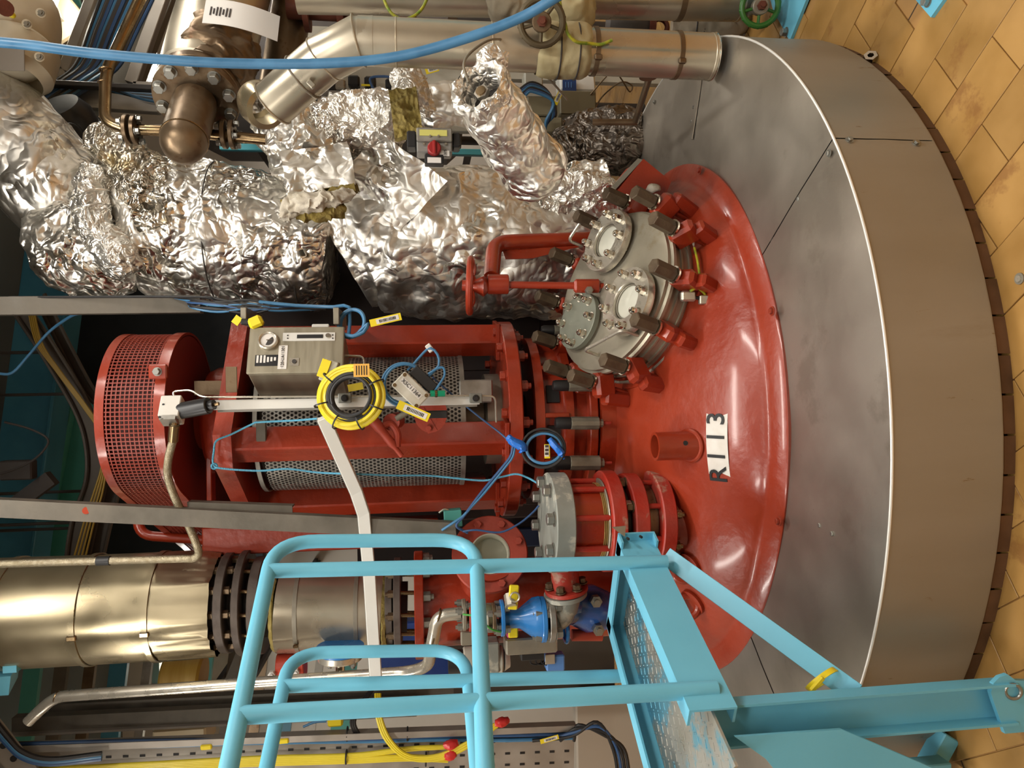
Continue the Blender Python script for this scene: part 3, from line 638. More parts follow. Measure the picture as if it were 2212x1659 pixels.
for i, (a, b) in enumerate((((1287, 465), (1262, 527)), ((1378, 725), (1295, 768)))):
    pa, pb = cov(*a), cov(*b)
    if i == 0: pa, pb = cov(1292, 482), cov(1258, 532)
    MB().tube(fillet([pa, pa+NM*.07, pb+NM*.07, pb], .02), .0065, 10).build('handle', STEEL, mh)
# earth lead and lugs
p = ml(*( (lambda r: (r.dot(tm)*.322, r.dot(sm)*.322))(mdir(2.5))), CT-.09)
# davit with handwheel
dv_ = thing('davit', 'red lifting davit arm with handwheel and screw over the manhole', 'davit', at(1290, 520, -.2))
pA, pB, pC = at(1330, 512, -.14), at(1068, 524, -.17), at(1062, 600, -.34)
MB().tube(fillet([at(1395, 512, -.12), pB+V((0, 0, .0)), pC], .07, 7), .031, 16).build('arm', REDG, dv_)
MB().prism([at(1265, 530, -.16), at(1085, 540, -.165), at(1092, 560, -.18), at(1150, 558, -.17)], (0, .012, 0)).build('gusset', REDG, dv_)
sc0 = at(1074, 614, -.38)
MB().cyl(at(1053, 614, -.38), at(1098, 614, -.38), .037, n=28, bev=.003).build('nut_block', REDG, dv_)
MB().cyl(at(1240, 617, -.41), at(1020, 614, -.38), .0135, n=14).build('screw_rod', REDG, dv_)
cl = at(1268, 618, -.42)
MB().box(cl, (.05, .032, .1), b=.008).build('clevis', REDG, dv_)
inst('bolt', hexmesh('nut', ZINC), dv_, frame(at(1271, 628, -.437), (0, -1, 0), s=.03))
MB().cyl(cl-V((0, 0, .05)), cl-V((0, 0, .14)), .012, n=12).build('eye_bolt', REDG, dv_)
hc = at(1016, 617, -.38); hw = thing('handwheel', 'red spoked handwheel on the davit screw in front of crumpled foil', 'handwheel', hc)
hd = V((.05, .1, 1)).normalized()
MB().torus(hc, hd, .098, .0135, 44, 10).build('rim', REDG, hw)
MB().lathe([(.0001, .03), (.02, .03), (.024, -.02), (.04, -.05), (.02, -.07), (.0001, -.07)], hc, hd, 20).build('hub', REDG, hw)
a, b_, _ = basis(hd)
for k in range(5):
    t = 2*PI*k/5; r = a*math.cos(t)+b_*math.sin(t); MB().tube([hc+r*.015, hc+r*.06-hd*.012, hc+r*.095], .009, 8, 4).build('spoke', REDG, hw)
# earth cable and clip
def oncyl(x, y, R_):     # photo pixel -> point on the manhole's ring wall
    d = ray(x, y); lo = None; t = 1.5
    while t < 4:
        q = CAM+d*t; r = q-NC; r = r-NM*r.dot(NM)
        if r.length < R_: return q
        t += .002
    return CAM+d*2.6
el = thing('earth_lead', 'green and yellow earth lead clipped to the manhole ring', 'cable', oncyl(1490, 640, .35))
MB().tube([oncyl(1500, 535, .335), oncyl(1506, 560, .34), oncyl(1510, 585, .345), oncyl(1511, 605, .35), oncyl(1492, 628, .36), oncyl(1505, 622, .37), oncyl(1518, 630, .37), oncyl(1525, 640, .37)], .0045, 8, 6).build('wire', YELG, el)
MB().box(oncyl(1524, 648, .37), (.03, .02, .045), b=.003).build('clip', STEEL, el)
MB().box(oncyl(1486, 640, .345), (.035, .025, .05), b=.006).build('clamp', STEEL, el)
MB().cyl(oncyl(1500, 642, .355), oncyl(1516, 646, .36), .006, n=8).build('link', BLACK, el)
# lug block at the far side of the dome
lb = at(1398, 398, -.28)
lg = thing('lifting_lug', 'blocky red lifting lug with bare grey side beside the manhole', 'lug', lb-V((0, 0, .1)))
q = [at(1390, 343, -.3), at(1447, 387, -.33), at(1418, 440, -.36), at(1340, 412, -.33)]
MB().prism([at(1390, 343, -.35), at(1450, 392, -.38), at(1425, 450, -.38), at(1335, 410, -.35)], (.0, .14, .03)).build('block', REDG, lg)
MB().prism([at(1388, 345, -.345), at(1330, 409, -.345), at(1322, 402, -.33), at(1378, 342, -.33)], (0, .1, 0)).build('bare_edge', STEELD, lg)
b = MB().sphere(at(1411, 407, -.42), .024, 14, 10, (.8, .9, 1.1)); b.v = [tuple(V(p)+V((1, 1, 1))*.008*noise.noise(V(p)*40)) for p in b.v]
tag(b.build('wool_plug', WOOLW), 'small white wool plug stuck on the red lifting lug', 'plug')

for i, (x, y) in enumerate(((1490, 1222), (1497, 1300))):
    p, n = dome(x, y); t = thing('lifting_eye', ('red lifting eye on the dome close behind the diagonal brace', 'second red lifting eye on the dome below the first')[i], 'lug', p)
    MB().torus(p+n*.03, (.4, -1, .3), .036, .014, 26, 10).build('ring', RED, t); MB().cyl(p-n*.01, p+n*.012, .05, n=24).build('pad', RED, t)
# ------------------------------------------------------------------ sky blue access platform with guard rails
lad = thing('access_platform', 'sky blue steel access platform with tubular guard rails over the vessel edge', 'platform', (-.6, -1.4, 0))
TR = .0195
def hoop(T1, T2, M1, M2, s0, s1):
    T = lambda s: T1+(T2-T1)*s
    M = lambda s: M1+(M2-M1)*s
    return fillet([T(s1), T(s0), M(s0), M(s1)], .12, 8)
T1, T2 = at(580, 1233, -1.107), at(517, 1545, -1.52); M1, M2 = at(1030, 1225, -1.107), at(1042, 1515, -1.52)
MB().tube(hoop(T1, T2, M1, M2, -.27, 3.4), TR, 16).build('front_guard_rail', BLUE, lad)
MB().cyl(T1, at(1440, 1214, -1.107), TR, n=18).build('front_post', BLUE, lad)
MB().cyl(T2, at(1548, 1489, -1.52), TR, n=18).build('front_post', BLUE, lad)
b1, b2 = at(612, 1482, -.93), at(576, 1659, -1.22); m1, m2 = at(1012, 1478, -.93), at(1030, 1659, -1.22)
MB().tube(hoop(b1, b2, m1, m2, -.5, 4.6), TR, 16).build('rear_guard_rail', BLUE, lad)
MB().cyl(b1, at(1345, 1460, -.94), TR, n=18).build('rear_post', BLUE, lad)
for q0, q1, nm in ((T1+(T2-T1)*3.4, M1+(M2-M1)*3.4, 'front_end_post'), (b1+(b2-b1)*4.6, m1+(m2-m1)*4.6, 'rear_end_post')): MB().cyl(q0+(q0-q1)*.0, V((q0.x, q0.y, FZ)), TR, n=18).build(nm, BLUE, lad)
ZP = .855
tip, crn, lft, bck = V((-.297, -1.01, 0)), V((-.62, -.85, 0)), V((-.60, -1.70, 0)), V((-.95, -1.33, 0))
def chan(a, b, name, inner, sh=0):
    a, b = a+inner.normalized()*sh, b+inner.normalized()*sh
    d = (b-a).normalized(); nrm = V((d.y, -d.x, 0))
    if nrm.dot(inner) < 0: nrm = -nrm
    MB().channel(a+V((0, 0, ZP-.055)), b+V((0, 0, ZP-.055)), .11, (0, 0, 1), nrm*.045, .006).build(name, BLUE, lad)
chan(tip, V((-.548, -1.585, 0)), 'edge_channel', V((-1, .4, 0)), .026)
chan(tip, crn, 'edge_channel', V((-.4, -1, 0))); chan(crn, bck, 'edge_channel', V((1, -.6, 0)))
CHEQ = mat('worn_chequer_plate', (170, 168, 160), (186, 184, 176), rough=.35, metal=.75, ns=7, spot=[((104, 180, 206), 5, .5, .85)])
MB().prism([q+V((0, 0, ZP-.06)) for q in (tip+V((-.035, .0, 0)), crn, bck, lft+V((-.04, .012, 0)))], (0, 0, .006)).build('deck_plate', CHEQ, lad)
bm_ = MB()
for i in range(34):
    for j in range(12):
        u, v = (i+.5)/34, (j+.5)/12; a = (tip+V((-.045, 0, 0))).lerp(lft+V((-.05, .012, 0)), u); c = crn.lerp(bck, u); p = a.lerp(c, v)+V((0, 0, ZP-.0535)); t = .5 if (i+j) % 2 else -1.1
        bm_.box(p, (.018, .0042, .002), (V((math.cos(t), math.sin(t), 0)), V((-math.sin(t), math.cos(t), 0)), V((0, 0, 1))), .001)
o = bm_.build('tread_lozenges', CHEQ, lad); o['kind'] = 'stuff'
# front leg: channel down to the floor, foot lug with eye
f0, f1 = at(1562, 1553, -1.5), at(2185, 1512, -1.5)
f1.z = .01; lx = (f0.x+f1.x)/2
MB().channel((lx, -1.49, .03), (lx, -1.49, ZP-.06), .098, (1, 0, 0), (0, -.045, 0), .006).build('leg', BLUE, lad)
lug = [V((lx-.07, -1.515, FZ)), V((lx+.05, -1.515, FZ)), V((lx+.055, -1.515, .03))] + [V((lx+.03+.04*math.cos(a), -1.515, .05+.045*math.sin(a))) for a in (0, .5, 1, 1.57, 2.1)] + [V((lx-.07, -1.515, .06))]
MB().prism(lug, (0, -.012, 0)).build('foot_lug', BLUE, lad)
MB().torus(V((lx+.03, -1.53, .04)), (0, -1, .3), .017, .004, 20, 8).build('eye', ZINC, lad)
a, b = at(1437, 1200, -1.06), at(1850, 1500, -1.47)
d = (b-a).normalized(); wv = V((0, -1, 0)).cross(d).normalized()
MB().box((a+b)/2, ((b-a).length, .052, .006), (d, wv, d.cross(wv)), .001).build('brace', BLUE, lad)
MB().prism([at(1588, 1592, -1.6), at(1818, 1576, -1.6), at(2035, 1668, -1.6), at(2035, 1800, -1.6), at(1720, 1720, -1.6), at(1655, 1640, -1.6)], (0, .008, 0)).build('gusset', BLUE, lad)
p, q = at(2045, 1585, -1.25), at(1960, 1740, -1.25)
MB().box((p+q)/2, ((q-p).length, .05, .05), basis(q-p, (0, 1, 0))[2:]+basis(q-p, (0, 1, 0))[:2], .003).build('rear_leg', BLUE, lad)
MB().box(at(1700, 1690, -1.3), (.05, .05, .9), b=.003).build('rear_leg', BLUE, lad)
MB().prism([at(1322, 1139, -1.02), at(1352, 1136, -1.02), at(1350, 1160, -1.03)], (0, .004, 0)).build('bare_corner', STEELD, lad)
for x, y in ((1357, 1164), (1385, 1160)):
    MB().cyl(at(x, y, -1.055)+V((0, -.004, 0)), at(x, y, -1.055)+V((0, .01, 0)), .004, n=8).build('hole', BLACK, lad)
tw = thing('tie_wrap', 'yellow plastic tie wrap looped around the blue diagonal brace', 'tie wrap', at(1775, 1465, -1.43))
c = at(1775, 1468, -1.42)
MB().strip([c+d*.0+wv*(.04*math.cos(t))+d.cross(wv)*(.03*math.sin(t))+d*(.012*math.cos(t)) for t in [2*PI*k/20 for k in range(21)]], d, .014, .003).build('loop', YEL, tw)
MB().box(at(1765, 1478, -1.455), (.012, .01, .045), (V((.7, 0, .7)), V((0, 1, 0)), V((-.7, 0, .7))), .003).build('head', YEL, tw)
# ------------------------------------------------------------------ control box
ps = math.radians(24); bn = V((math.sin(ps), -math.cos(ps), 0)); br_ = V((math.cos(ps), math.sin(ps), 0)); UP = V((0, 0, 1))
BO = at(640, 755, -.5); BW, BH, BD = .178, .322, .205
cbx = thing('control_box', 'stainless control box with round gauge on the red agitator column', 'control box', BO-UP*BH/2)
BOXM = mat('brushed_box', (156, 148, 128), (166, 158, 138), rough=.42, metal=.6, ns=5, st=(1, 1, 8))
MB().box(BO-bn*(BD/2+.012), (BW*.98, BD, BH*.98), (br_, -bn, UP), .004).build('body', BOXM, cbx)
MB().box(BO-bn*.006, (BW, .014, BH), (br_, -bn, UP), .005).build('door', BOXM, cbx)
def onb(x, y, off=0):
    d = ray(x, y); t = (BO-CAM).dot(bn)/d.dot(bn); return CAM+d*t+bn*off
g = onb(580, 738)
gg = MB().lathe([(.034, -.001), (.034, .012), (.03, .016), (.026, .014), (.026, .01)], g, bn, 36).build('gauge', STEEL, cbx)
MB().lathe([(.0262, .0105), (.0001, .0105)], g, bn, 30).build('dial', PAPER, gg)
MB().lathe([(.0001, .0115), (.019, .0115)], g, bn, 24, UP, 1.2, 3.9).build('dial_mark', DARK, gg)
MB().box(g+bn*.013+V((0, 0, -.006)), (.003, .001, .022), (br_, bn, UP)).build('needle', CHROME, gg)
c = onb(668, 728); MB().box(c+bn*.002, (.032, .004, .178), (br_, bn, UP), .001).build('display_strip', WHITEP, cbx)
MB().box(onb(670, 728)+bn*.0045, (.014, .002, .088), (br_, bn, UP)).build('screen', BLACKM, cbx)
for x, y in ((622, 726), (622, 732), (719, 725), (719, 732)): MB().cyl(onb(x, y)+bn*.003, onb(x, y)+bn*.0055, .0028, n=8).build('lamp', DARK, cbx)
MB().cyl(onb(709, 727)+bn*.003, onb(709, 727)+bn*.01, .0085, n=16).build('knob', CHROME, cbx)
c = onb(576, 779); MB().box(c+bn*.001, (.042, .002, .076), (br_, bn, UP)).build('nameplate', BLACKM, cbx)
for i in range(6): MB().box(c+bn*.0025+UP*(.03-i*.0115)+br_*(.005 if i < 3 else .001*i), (.028-.003*i*(i > 2), .001, .007), (br_, bn, UP)).build('field', PAPER, cbx)
c = onb(611, 772); MB().box(c+bn*.0015, (.09, .003, .03), (br_, bn, UP), .0006).build('tag_plate', PAPER, cbx)
text('·120-UA11301', .0145, c+bn*.004, br_, UP, DARK, cbx)
c = onb(636, 782); MB().box(c+bn*.0015, (.03, .003, .032), (br_, bn, UP), .0008).build('lock_plate', STEEL, cbx)
MB().cyl(c+bn*.003, c+bn*.007, .0075, n=14).build('lock', DARK, cbx)
MB().box(onb(690, 697, -.05), (.02, .05, .06), (br_, bn, UP), .003).build('mounting_tab', WHITEP, cbx)
for i, x in enumerate((545, 735)):
    MB().box(at(x, 690, -.3), (.06, .28, .02), b=.002).build('bracket', STEELD, cbx)
MB().tube(fillet([at(738, 768, -.42), at(785, 770, -.42), at(787, 790, -.45)], .02), .004, 8).build('outlet_tube', STEEL, cbx)
yb = thing('warning_box', 'small grey box with bright yellow side leaning on the control box', 'box', at(712, 800, -.6))
c = at(712, 802, -.58); e1 = V((-.35, 0, -.94)).normalized(); e2 = V((.94, 0, -.35)).normalized()
MB().box(c, (.045, .06, .075), (e1, V((0, 1, 0)), e2), .003).build('body', GREYP, yb)
MB().box(at(700, 796, -.613), (.03, .004, .062), (e1, V((0, 1, 0)), e2), .001).build('yellow_face', YEL, yb)

# cables and coils
def helix(c, nrm, R, turns, r, spread, ph=0, ell=1.0, hint=None, seed=0, lead=(), tail=()):
    a, b, n = basis(nrm, hint); rnd = random.Random(seed); P = list(lead); N_ = int(turns*26)
    offs = [(rnd.uniform(-1, 1)*spread, rnd.uniform(-1, 1)*spread) for _ in range(int(turns)+2)]
    for i in range(N_+1):
        q = i/26; k = int(q); f = q-k; f = f*f*(3-2*f); o0, o1 = offs[k], offs[k+1]
        rr = R+o0[0]*(1-f)+o1[0]*f; hh = o0[1]*(1-f)+o1[1]*f; t = ph+2*PI*q
        P.append(V(c)+a*rr*math.cos(t)+b*rr*ell*math.sin(t)+n*hh)
    return MB().tube(P+list(tail), r, 9, 2)
CC = at(757, 857, -.66); CNn = V((.12, -1, .25)).normalized()
yc = thing('yellow_cable_coil', 'thick coil of yellow cable tied with black straps on the trunking', 'cable coil', CC-UP*.13)
helix(CC, CNn, .094, 8.4, .0075, .018, 2.2, .92, UP, 3).build('cable', CYEL, yc)
bc = thing('black_cable_coil', 'black cable looped inside the yellow coil', 'cable coil', CC-UP*.13+V((0, .01, 0)))
helix(CC+V((.002, -.016, -.004)), CNn, .073, 4.3, .0062, .01, .4, .95, UP, 8).build('cable', BLACK, bc)
a_, b_, n_ = basis(CNn, UP)
for k, t in enumerate((.25, 1.1, 1.9, 2.7, 3.6, 4.4, 5.5)):
    r = a_*math.cos(t)+b_*math.sin(t)*.92; tt = CNn.cross(r).normalized()
    MB().strip([CC+r*.096+(r*math.cos(q)+CNn*math.sin(q))*.03 for q in [2*PI*j/12 for j in range(13)]], tt, .005, .0016).build('tie', BLACK, yc)
ot = at(781, 800, -.73); MB().box(ot, (.042, .002, .05), b=.0005).build('orange_tag', mat('orange_label', (236, 180, 84), rough=.5, rv=0), yc)
for i in range(5): MB().box(ot+V((0, -.0014, .016-i*.008)), (.03, .0006, .0028)).build('print', INK, yc)
MB().box(at(768, 836, -.62), (.024, .003, .05), (V((.98, 0, .17)), V((0, 1, 0)), V((-.17, 0, .98)))).build('yellow_note', YEL, yc)

# white trunking with clip blocks
tr_ = thing('cable_trunking', 'straight white cable trunking running down past the yellow coil', 'trunking', at(1050, 866, -.5))
p0, p1 = at(462, 873, -.5), at(1036, 865, -.5); d = (p1-p0).normalized()
MB().box((p0+p1)/2, (.034, .022, (p1-p0).length), b=.002).build('channel', WHITEP, tr_)
MB().box((p0+p1)/2+V((-.016, .03, 0)), (.02, .03, (p1-p0).length*.985), b=.002).build('side', GALV, tr_)
MB().tube(fillet([at(380, 862, -.5), at(372, 846, -.5), at(412, 842, -.5), at(435, 858, -.52), at(1000, 855, -.52), at(1070, 856, -.51), at(1072, 912, -.48)], .02), .0036, 8).build('sense_tube', STEEL, tr_)
for x in (745, 1028):
    c = at(x, 860, -.525); MB().box(c, (.034, .014, .045), b=.003).build('clip', mat('grey_clip', (128, 128, 122), rough=.5, rv=0), tr_); inst('screw', hexmesh('screw', BLACKM), tr_, frame(c+V((0, -.007, 0)), (0, -1, 0), s=.018))
# diagonal white trunking
dg_ = thing('cable_trunking', 'kinked white trunking running from the yellow coil across the red columns', 'trunking', at(812, 1440, -.45))
Pd = [at(700, 905, -.6), at(770, 1062, -.5), at(786, 1110, -.48), at(798, 1235, -.45), at(812, 1462, -.42)]
for i in range(4):
    a, b = Pd[i], Pd[i+1]; d = (b-a).normalized(); sd = d.cross(V((0, -1, 0))).normalized(); fr = sd.cross(d)
    MB().box((a+b)/2, ((b-a).length+.012, .042, .03), (d, sd, fr), .002).build('length', WHITEP, dg_)
    MB().box((a+b)/2-fr*.005+sd*(.02), ((b-a).length+.01, .006, .034), (d, sd, fr)).build('side', mat('trunk_side', (150, 148, 142), rough=.5, rv=0), dg_)
# vibration sensor with conduit
sn = thing('sensor_head', 'square aluminium sensor block with black barrel beside the belt guard', 'sensor', at(375, 905, -.5))
c = at(373, 886, -.52); e = (V((.86, .5, 0)), V((-.5, .86, 0)), UP)
MB().box(c, (.078, .07, .066), e, .003).build('block', mat('cast_white', (216, 212, 204), rough=.4, rv=0), sn)
MB().box(c+V((-.035, -.035, 0)), (.05, .012, .05), (V((.5, -.86, 0)), V((.86, .5, 0)), UP)).build('side_plate', GALV, sn)
p0, p1 = at(388, 888, -.53), at(452, 876, -.56)
MB().cyl(p0, p1, .028, n=24, bev=.003).build('barrel', BLACKM, sn)
MB().cyl(p1, p1+(p1-p0).normalized()*.018, .017, n=16).build('tip', BLACKM, sn); MB().cyl(p1, p1+(p1-p0).normalized()*.035, .006, n=8).build('pin', BRONZE, sn)
for s in (-1, 1): MB().cyl(c+e[0]*.0+V((s*.02, -.043+.02*s, .0))+UP*.02, c+V((s*.02, -.05+.02*s, 0))+UP*.02, .004, n=8).build('hole', BLACK, sn)
cn = thing('flexible_conduit', 'braided steel flexible conduit curling from the sensor block to the duct', 'conduit', at(400, 1200, -.4))
Pc = [at(378, 917, -.55), at(374, 950, -.53), at(364, 990, -.5), at(363, 1030, -.47), at(380, 1080, -.45), at(405, 1130, -.43), at(424, 1175, -.42), at(429, 1195, -.41), at(418, 1206, -.4), at(390, 1207, -.4), at(240, 1211, -.38), at(-20, 1219, -.36), at(-200, 1226, -.33), at(-420, 1234, -.3)]
MB().tube(Pc, .0135, 14, 6).build('hose', mat('braid', (176, 164, 140), (150, 138, 112), rough=.4, metal=.8, ns=60, bump=.4, bs=300), cn)
MB().cyl(at(377, 918, -.55), at(374, 952, -.53), .0175, n=14).build('fitting', BRONZE, cn); MB().cyl(at(379, 905, -.545), at(377, 920, -.55), .01, n=10).build('gland', BRONZE, cn)
MB().cyl(at(238, 1211, -.38), at(210, 1212, -.377), .0165, n=14).build('sleeve', BLACK, cn)
# junction box
JB = at(887, 843, -.62); jx = V((-.707, 0, -.707)); jy = V((.707, 0, -.707)); jn = V((0, -1, 0))
jb = thing('junction_box', 'tilted pale grey junction box lettered XSC11364 in a loop of blue cable', 'junction box', JB-UP*.06)
MB().box(JB+V((0, .025, 0)), (.118, .068, .046), (jx, jy, jn), .006).build('body', GREYP, jb)
MB().box(JB, (.116, .066, .012), (jx, jy, jn), .004).build('lid', mat('lid_grey', (206, 202, 188), (198, 194, 180), rough=.45, ns=10), jb)
for a in (-1, 1):
    for b in (-1, 1): inst('screw', hexmesh('screw', BRONZE), jb, frame(JB+jx*.05*a+jy*.024*b+jn*.005, jn, s=.0095))
MB().box(JB+jn*.0065-jx*.004+jy*.006, (.09, .02, .001), (jx, jy, jn)).build('label', PAPER, jb)
text('XSC11364', .0185, JB+jn*.0078-jx*.004+jy*.006, jx, jy, INK, jb)
MB().box(JB+jx*.02+V((.05, .03, -.03)), (.1, .04, .02), (jx, jy, jn), .003).build('black_plate', BLACKM, jb)
MB().box(at(940, 895, -.57), (.026, .02, .085), b=.003).build('black_strip', BLACKM, jb)
c = at(942, 850, -.6); MB().cyl(c+UP*.02, c-UP*.03, .011, n=8).build('green_plug', GREEN, jb); MB().cyl(c+UP*.004, c-UP*.004, .013, n=12).build('collar', BRONZE, jb)
MB().tube([at(941, 842, -.6), at(948, 832, -.61), at(960, 812, -.6), at(958, 795, -.6), at(945, 796, -.6), at(925, 808, -.6)], .0042, 8, 6).build('lead', CBLUE, jb)
blc = thing('blue_cable_coil', 'loose coil of blue cable behind the junction box', 'cable coil', at(872, 830, -.57))
helix(at(873, 830, -.57), (0, -1, 0), .07, 4.2, .0046, .009, 1, 1, UP, 21, tail=[at(925, 815, -.57), at(948, 790, -.57), at(945, 765, -.57), at(930, 752, -.57), at(915, 762, -.56), at(895, 785, -.56), at(880, 800, -.56)]).build('cable', CBLUE, blc)
MB().box(at(928, 752, -.565), (.03, .01, .02), (V((.8, 0, .6)), V((0, 1, 0)), V((-.6, 0, .8))), .004).build('white_clip', PAPER, blc)
def tagcard(name, label, c, ux, uy, w, h, m=None):
    ux, uy = V(ux).normalized(), V(uy).normalized(); n = ux.cross(uy); t = thing(name, label, 'tag', V(c)-UP*h/2)
    MB().box(c, (w, h, .0015), (ux, uy, n)).build('card', m or YEL, t)
    MB().box(V(c)+n*.0012+ux*w*.06, (w*.72, h*.66, .0008), (ux, uy, n)).build('white_field', PAPER, t)
    for i in range(12): MB().box(V(c)+n*.0019+ux*w*(.06+.045*(i-5.5)), (w*.045*(.35+.4*random.random()), h*.4, .0005), (ux, uy, n)).build('bar', INK, t)
    return t
tagcard('barcode_tag', 'yellow tag with black barcode hanging under the junction box', at(893, 888, -.67), (-.42, 0, -.9), (.9, 0, -.42), .112, .03)
tagcard('barcode_tag', 'yellow barcode tag on the light blue coil by the upper red column', at(833, 691, -.47), (.22, 0, -.97), (.97, 0, .22), .112, .026)
# red brown lever and disc bracket behind the junction box
lv = thing('valve_lever', 'forked rust red lever handle below the yellow coil', 'lever', at(860, 980, -.5))
MB().tube([at(790, 888, -.52), at(812, 915, -.52), at(840, 950, -.51), at(868, 985, -.5)], [.02, .019, .015, .009], 12, 4).build('handle', REDM, lv)
MB().cyl(at(845, 912, -.5), at(857, 908, -.42), .03, n=20).build('hub', REDM, lv); MB().tube([at(820, 925, -.51), at(842, 915, -.5), at(858, 935, -.5), at(858, 965, -.5)], .013, 10, 5).build('fork', REDM, lv)
MB().cyl(at(855, 905, -.5), at(885, 888, -.5), .011, n=12).build('stem', STEELD, lv)
bd = thing('disc_bracket', 'rust red rounded bracket plate below the junction box', 'bracket', at(930, 935, -.5))
MB().prism([at(930+36*math.cos(t), 893+42*math.sin(t), -.49) for t in [2*PI*k/24 for k in range(24)]], (0, .012, 0)).build('disc', REDM, bd)
MB().prism([at(895, 885, -.492), at(915, 880, -.492), at(945, 930, -.492), at(925, 937, -.492)], (0, .012, 0)).build('ear', REDM, bd)
inst('bolt', hexmesh('bolt', REDM), bd, frame(at(926, 925, -.494), (0, -1, 0), s=.02))
# twine
tw1 = thing('blue_twine', 'thin light blue twine strung along the red columns', 'twine', at(800, 1020, -.44))
TWM = mat('twine', (84, 158, 190), (98, 172, 202), rough=.8, ns=90, bump=.5, bs=300)
MB().tube([at(700, 903, -.55), at(640, 908, -.5), at(560, 912, -.47), at(545, 916, -.46), at(500, 938, -.45), at(468, 952, -.45), at(462, 975, -.44), at(461, 1003, -.44), at(480, 1012, -.44), at(560, 1017, -.43), at(622, 1013, -.43), at(690, 1021, -.43), at(770, 1024, -.49), at(850, 1027, -.44), at(920, 1027, -.43), at(985, 1033, -.43), at(1045, 1038, -.43), at(1085, 1030, -.44), at(1115, 1024, -.45), at(1140, 1032, -.47), at(1165, 1046, -.52)], .0036, 8, 5).build('strand', TWM, tw1)
MB().torus(at(463, 1007, -.44), (0, 1, .3), .009, .004, 12, 6).build('knot', TWM, tw1)
# twin blue cable with black coil and tape
tc_ = thing('taped_cable_coil', 'black and blue cable coil bound with blue tape at agitator base', 'cable coil', at(1175, 1010, -.5))
cc = at(1174, 968, -.52)
helix(cc, (.1, -1, .2), .072, 3.3, .0046, .009, .3, .9, UP, 5).build('black_cable', BLACK, tc_)
helix(cc+V((0, -.012, -.0)), (.1, -1, .2), .058, 2.3, .0042, .006, .9, .85, UP, 15).build('blue_cable', CBLUE, tc_)
for P_, R_ in (([at(1098, 945, -.53), at(1110, 955, -.545), at(1128, 965, -.545), at(1124, 978, -.54)], .016), ([at(1187, 948, -.545), at(1198, 962, -.55), at(1210, 975, -.545), at(1216, 990, -.54)], .013)):
    b = MB().tube(P_, [R_*.8, R_, R_*1.1, R_*.5], 12, 5); b.v = [tuple(V(p)+V((1, -1, 1))*.005*noise.noise(V(p)*60)) for p in b.v]; b.build('tape', TAPE, tc_)
MB().box(at(1182, 975, -.55), (.05, .002, .02), b=.0005).build('tag_card', YEL, tc_); MB().box(at(1181, 974, -.552), (.04, .002, .016), b=.0005).build('tag_field', PAPER, tc_)
for i in range(3): MB().box(at(1181, 964+i*8, -.5535), (.009, .001, .012)).build('bar', DARK, tc_)
for k, off in enumerate((0, .012)):
    MB().tube([at(1112, 958, -.53), at(1108, 985, -.52), at(1092, 1010, -.51), at(1068, 1040, -.5), at(1045, 1068, -.5), at(1020, 1093, -.5), at(1000, 1115, -.5), at(978, 1132, -.5), at(962, 1142, -.5)], .0048, 8, 5).v
    b = MB().tube([at(1112-4*k, 958+5*k, -.53), at(1108-5*k, 985, -.52), at(1092-6*k, 1008, -.51), at(1068-7*k, 1038, -.5), at(1045-7*k, 1066, -.5), at(1020-2*k, 1093, -.5), at(1000+2*k, 1115, -.5), at(978+8*k, 1130+6*k, -.5), at(955+55*k, 1145+6*k, -.48)], .0048, 8, 5); b.build('run', CBLUE if k == 0 else CBLUED, tc_)
MB().tube([at(1000, 1148, -.49), at(1030, 1145, -.5), at(1080, 1150, -.5), at(1120, 1132, -.5), at(1150, 1108, -.5), at(1164, 1092, -.5)], .0036, 8, 5).build('tail', CBLUED, tc_)
sl = thing('slack_wire', 'thin grey blue wire running from junction box to the taped coil', 'wire', at(1090, 945, -.47))
MB().tube([at(935, 815, -.55), at(965, 842, -.5), at(1000, 872, -.48), at(1045, 908, -.48), at(1080, 935, -.49), at(1102, 955, -.52)], .0034, 8, 4).build('wire', CBLUED, sl)
# pale blue coil beside the control box and cables along the column
bl2 = thing('cable_coil_light', 'light blue cable wound in a ring on the upper red column', 'cable coil', at(760, 725, -.44))
helix(at(760, 698, -.42), (.2, -1, .5), .055, 3.2, .0066, .008, 1.2, 1, UP, 31, lead=[at(560, 652, -.25), at(640, 660, -.27), at(720, 663, -.32), at(755, 664, -.38)], tail=[at(795, 700, -.46), at(785, 718, -.47), at(762, 726, -.47), at(742, 722, -.46)]).build('cable', CBLUE, bl2)
bun = []
for i in range(9):
    y0 = 642+i*3.2; m = (BLACK, CBLUED, BLACK, CBLUE)[i % 4] if i > 1 else BLACK; sh = random.uniform(-6, 6)
    P_ = [at(20 if i < 2 else 330+14*i, (648-6) if i < 2 else 636+2*i, -.1), at(410, 640+3*i+sh*.3, -.2), at(470, 648+3*i+sh, -.24), at(540, 652+2.6*i-sh, -.25), at(600, 660+1.2*i+sh*.6, -.25), at(640+8*i, 660+i, -.22)]
    t = thing('loose_cable', ['thin black cable in the bundle above the control box', 'dark blue cable in the bundle above the control box', 'glossy black lead in the bundle above the control box', 'pale blue cable in the bundle above the control box'][i % 4], 'cable', P_[2], 'cables bundled above the control box')
    MB().tube(P_, .0046, 7, 5).build('cable', m, t)
t = thing('yellow_plug', 'yellow plug with black collar above the control box', 'plug', at(553, 698, -.5))
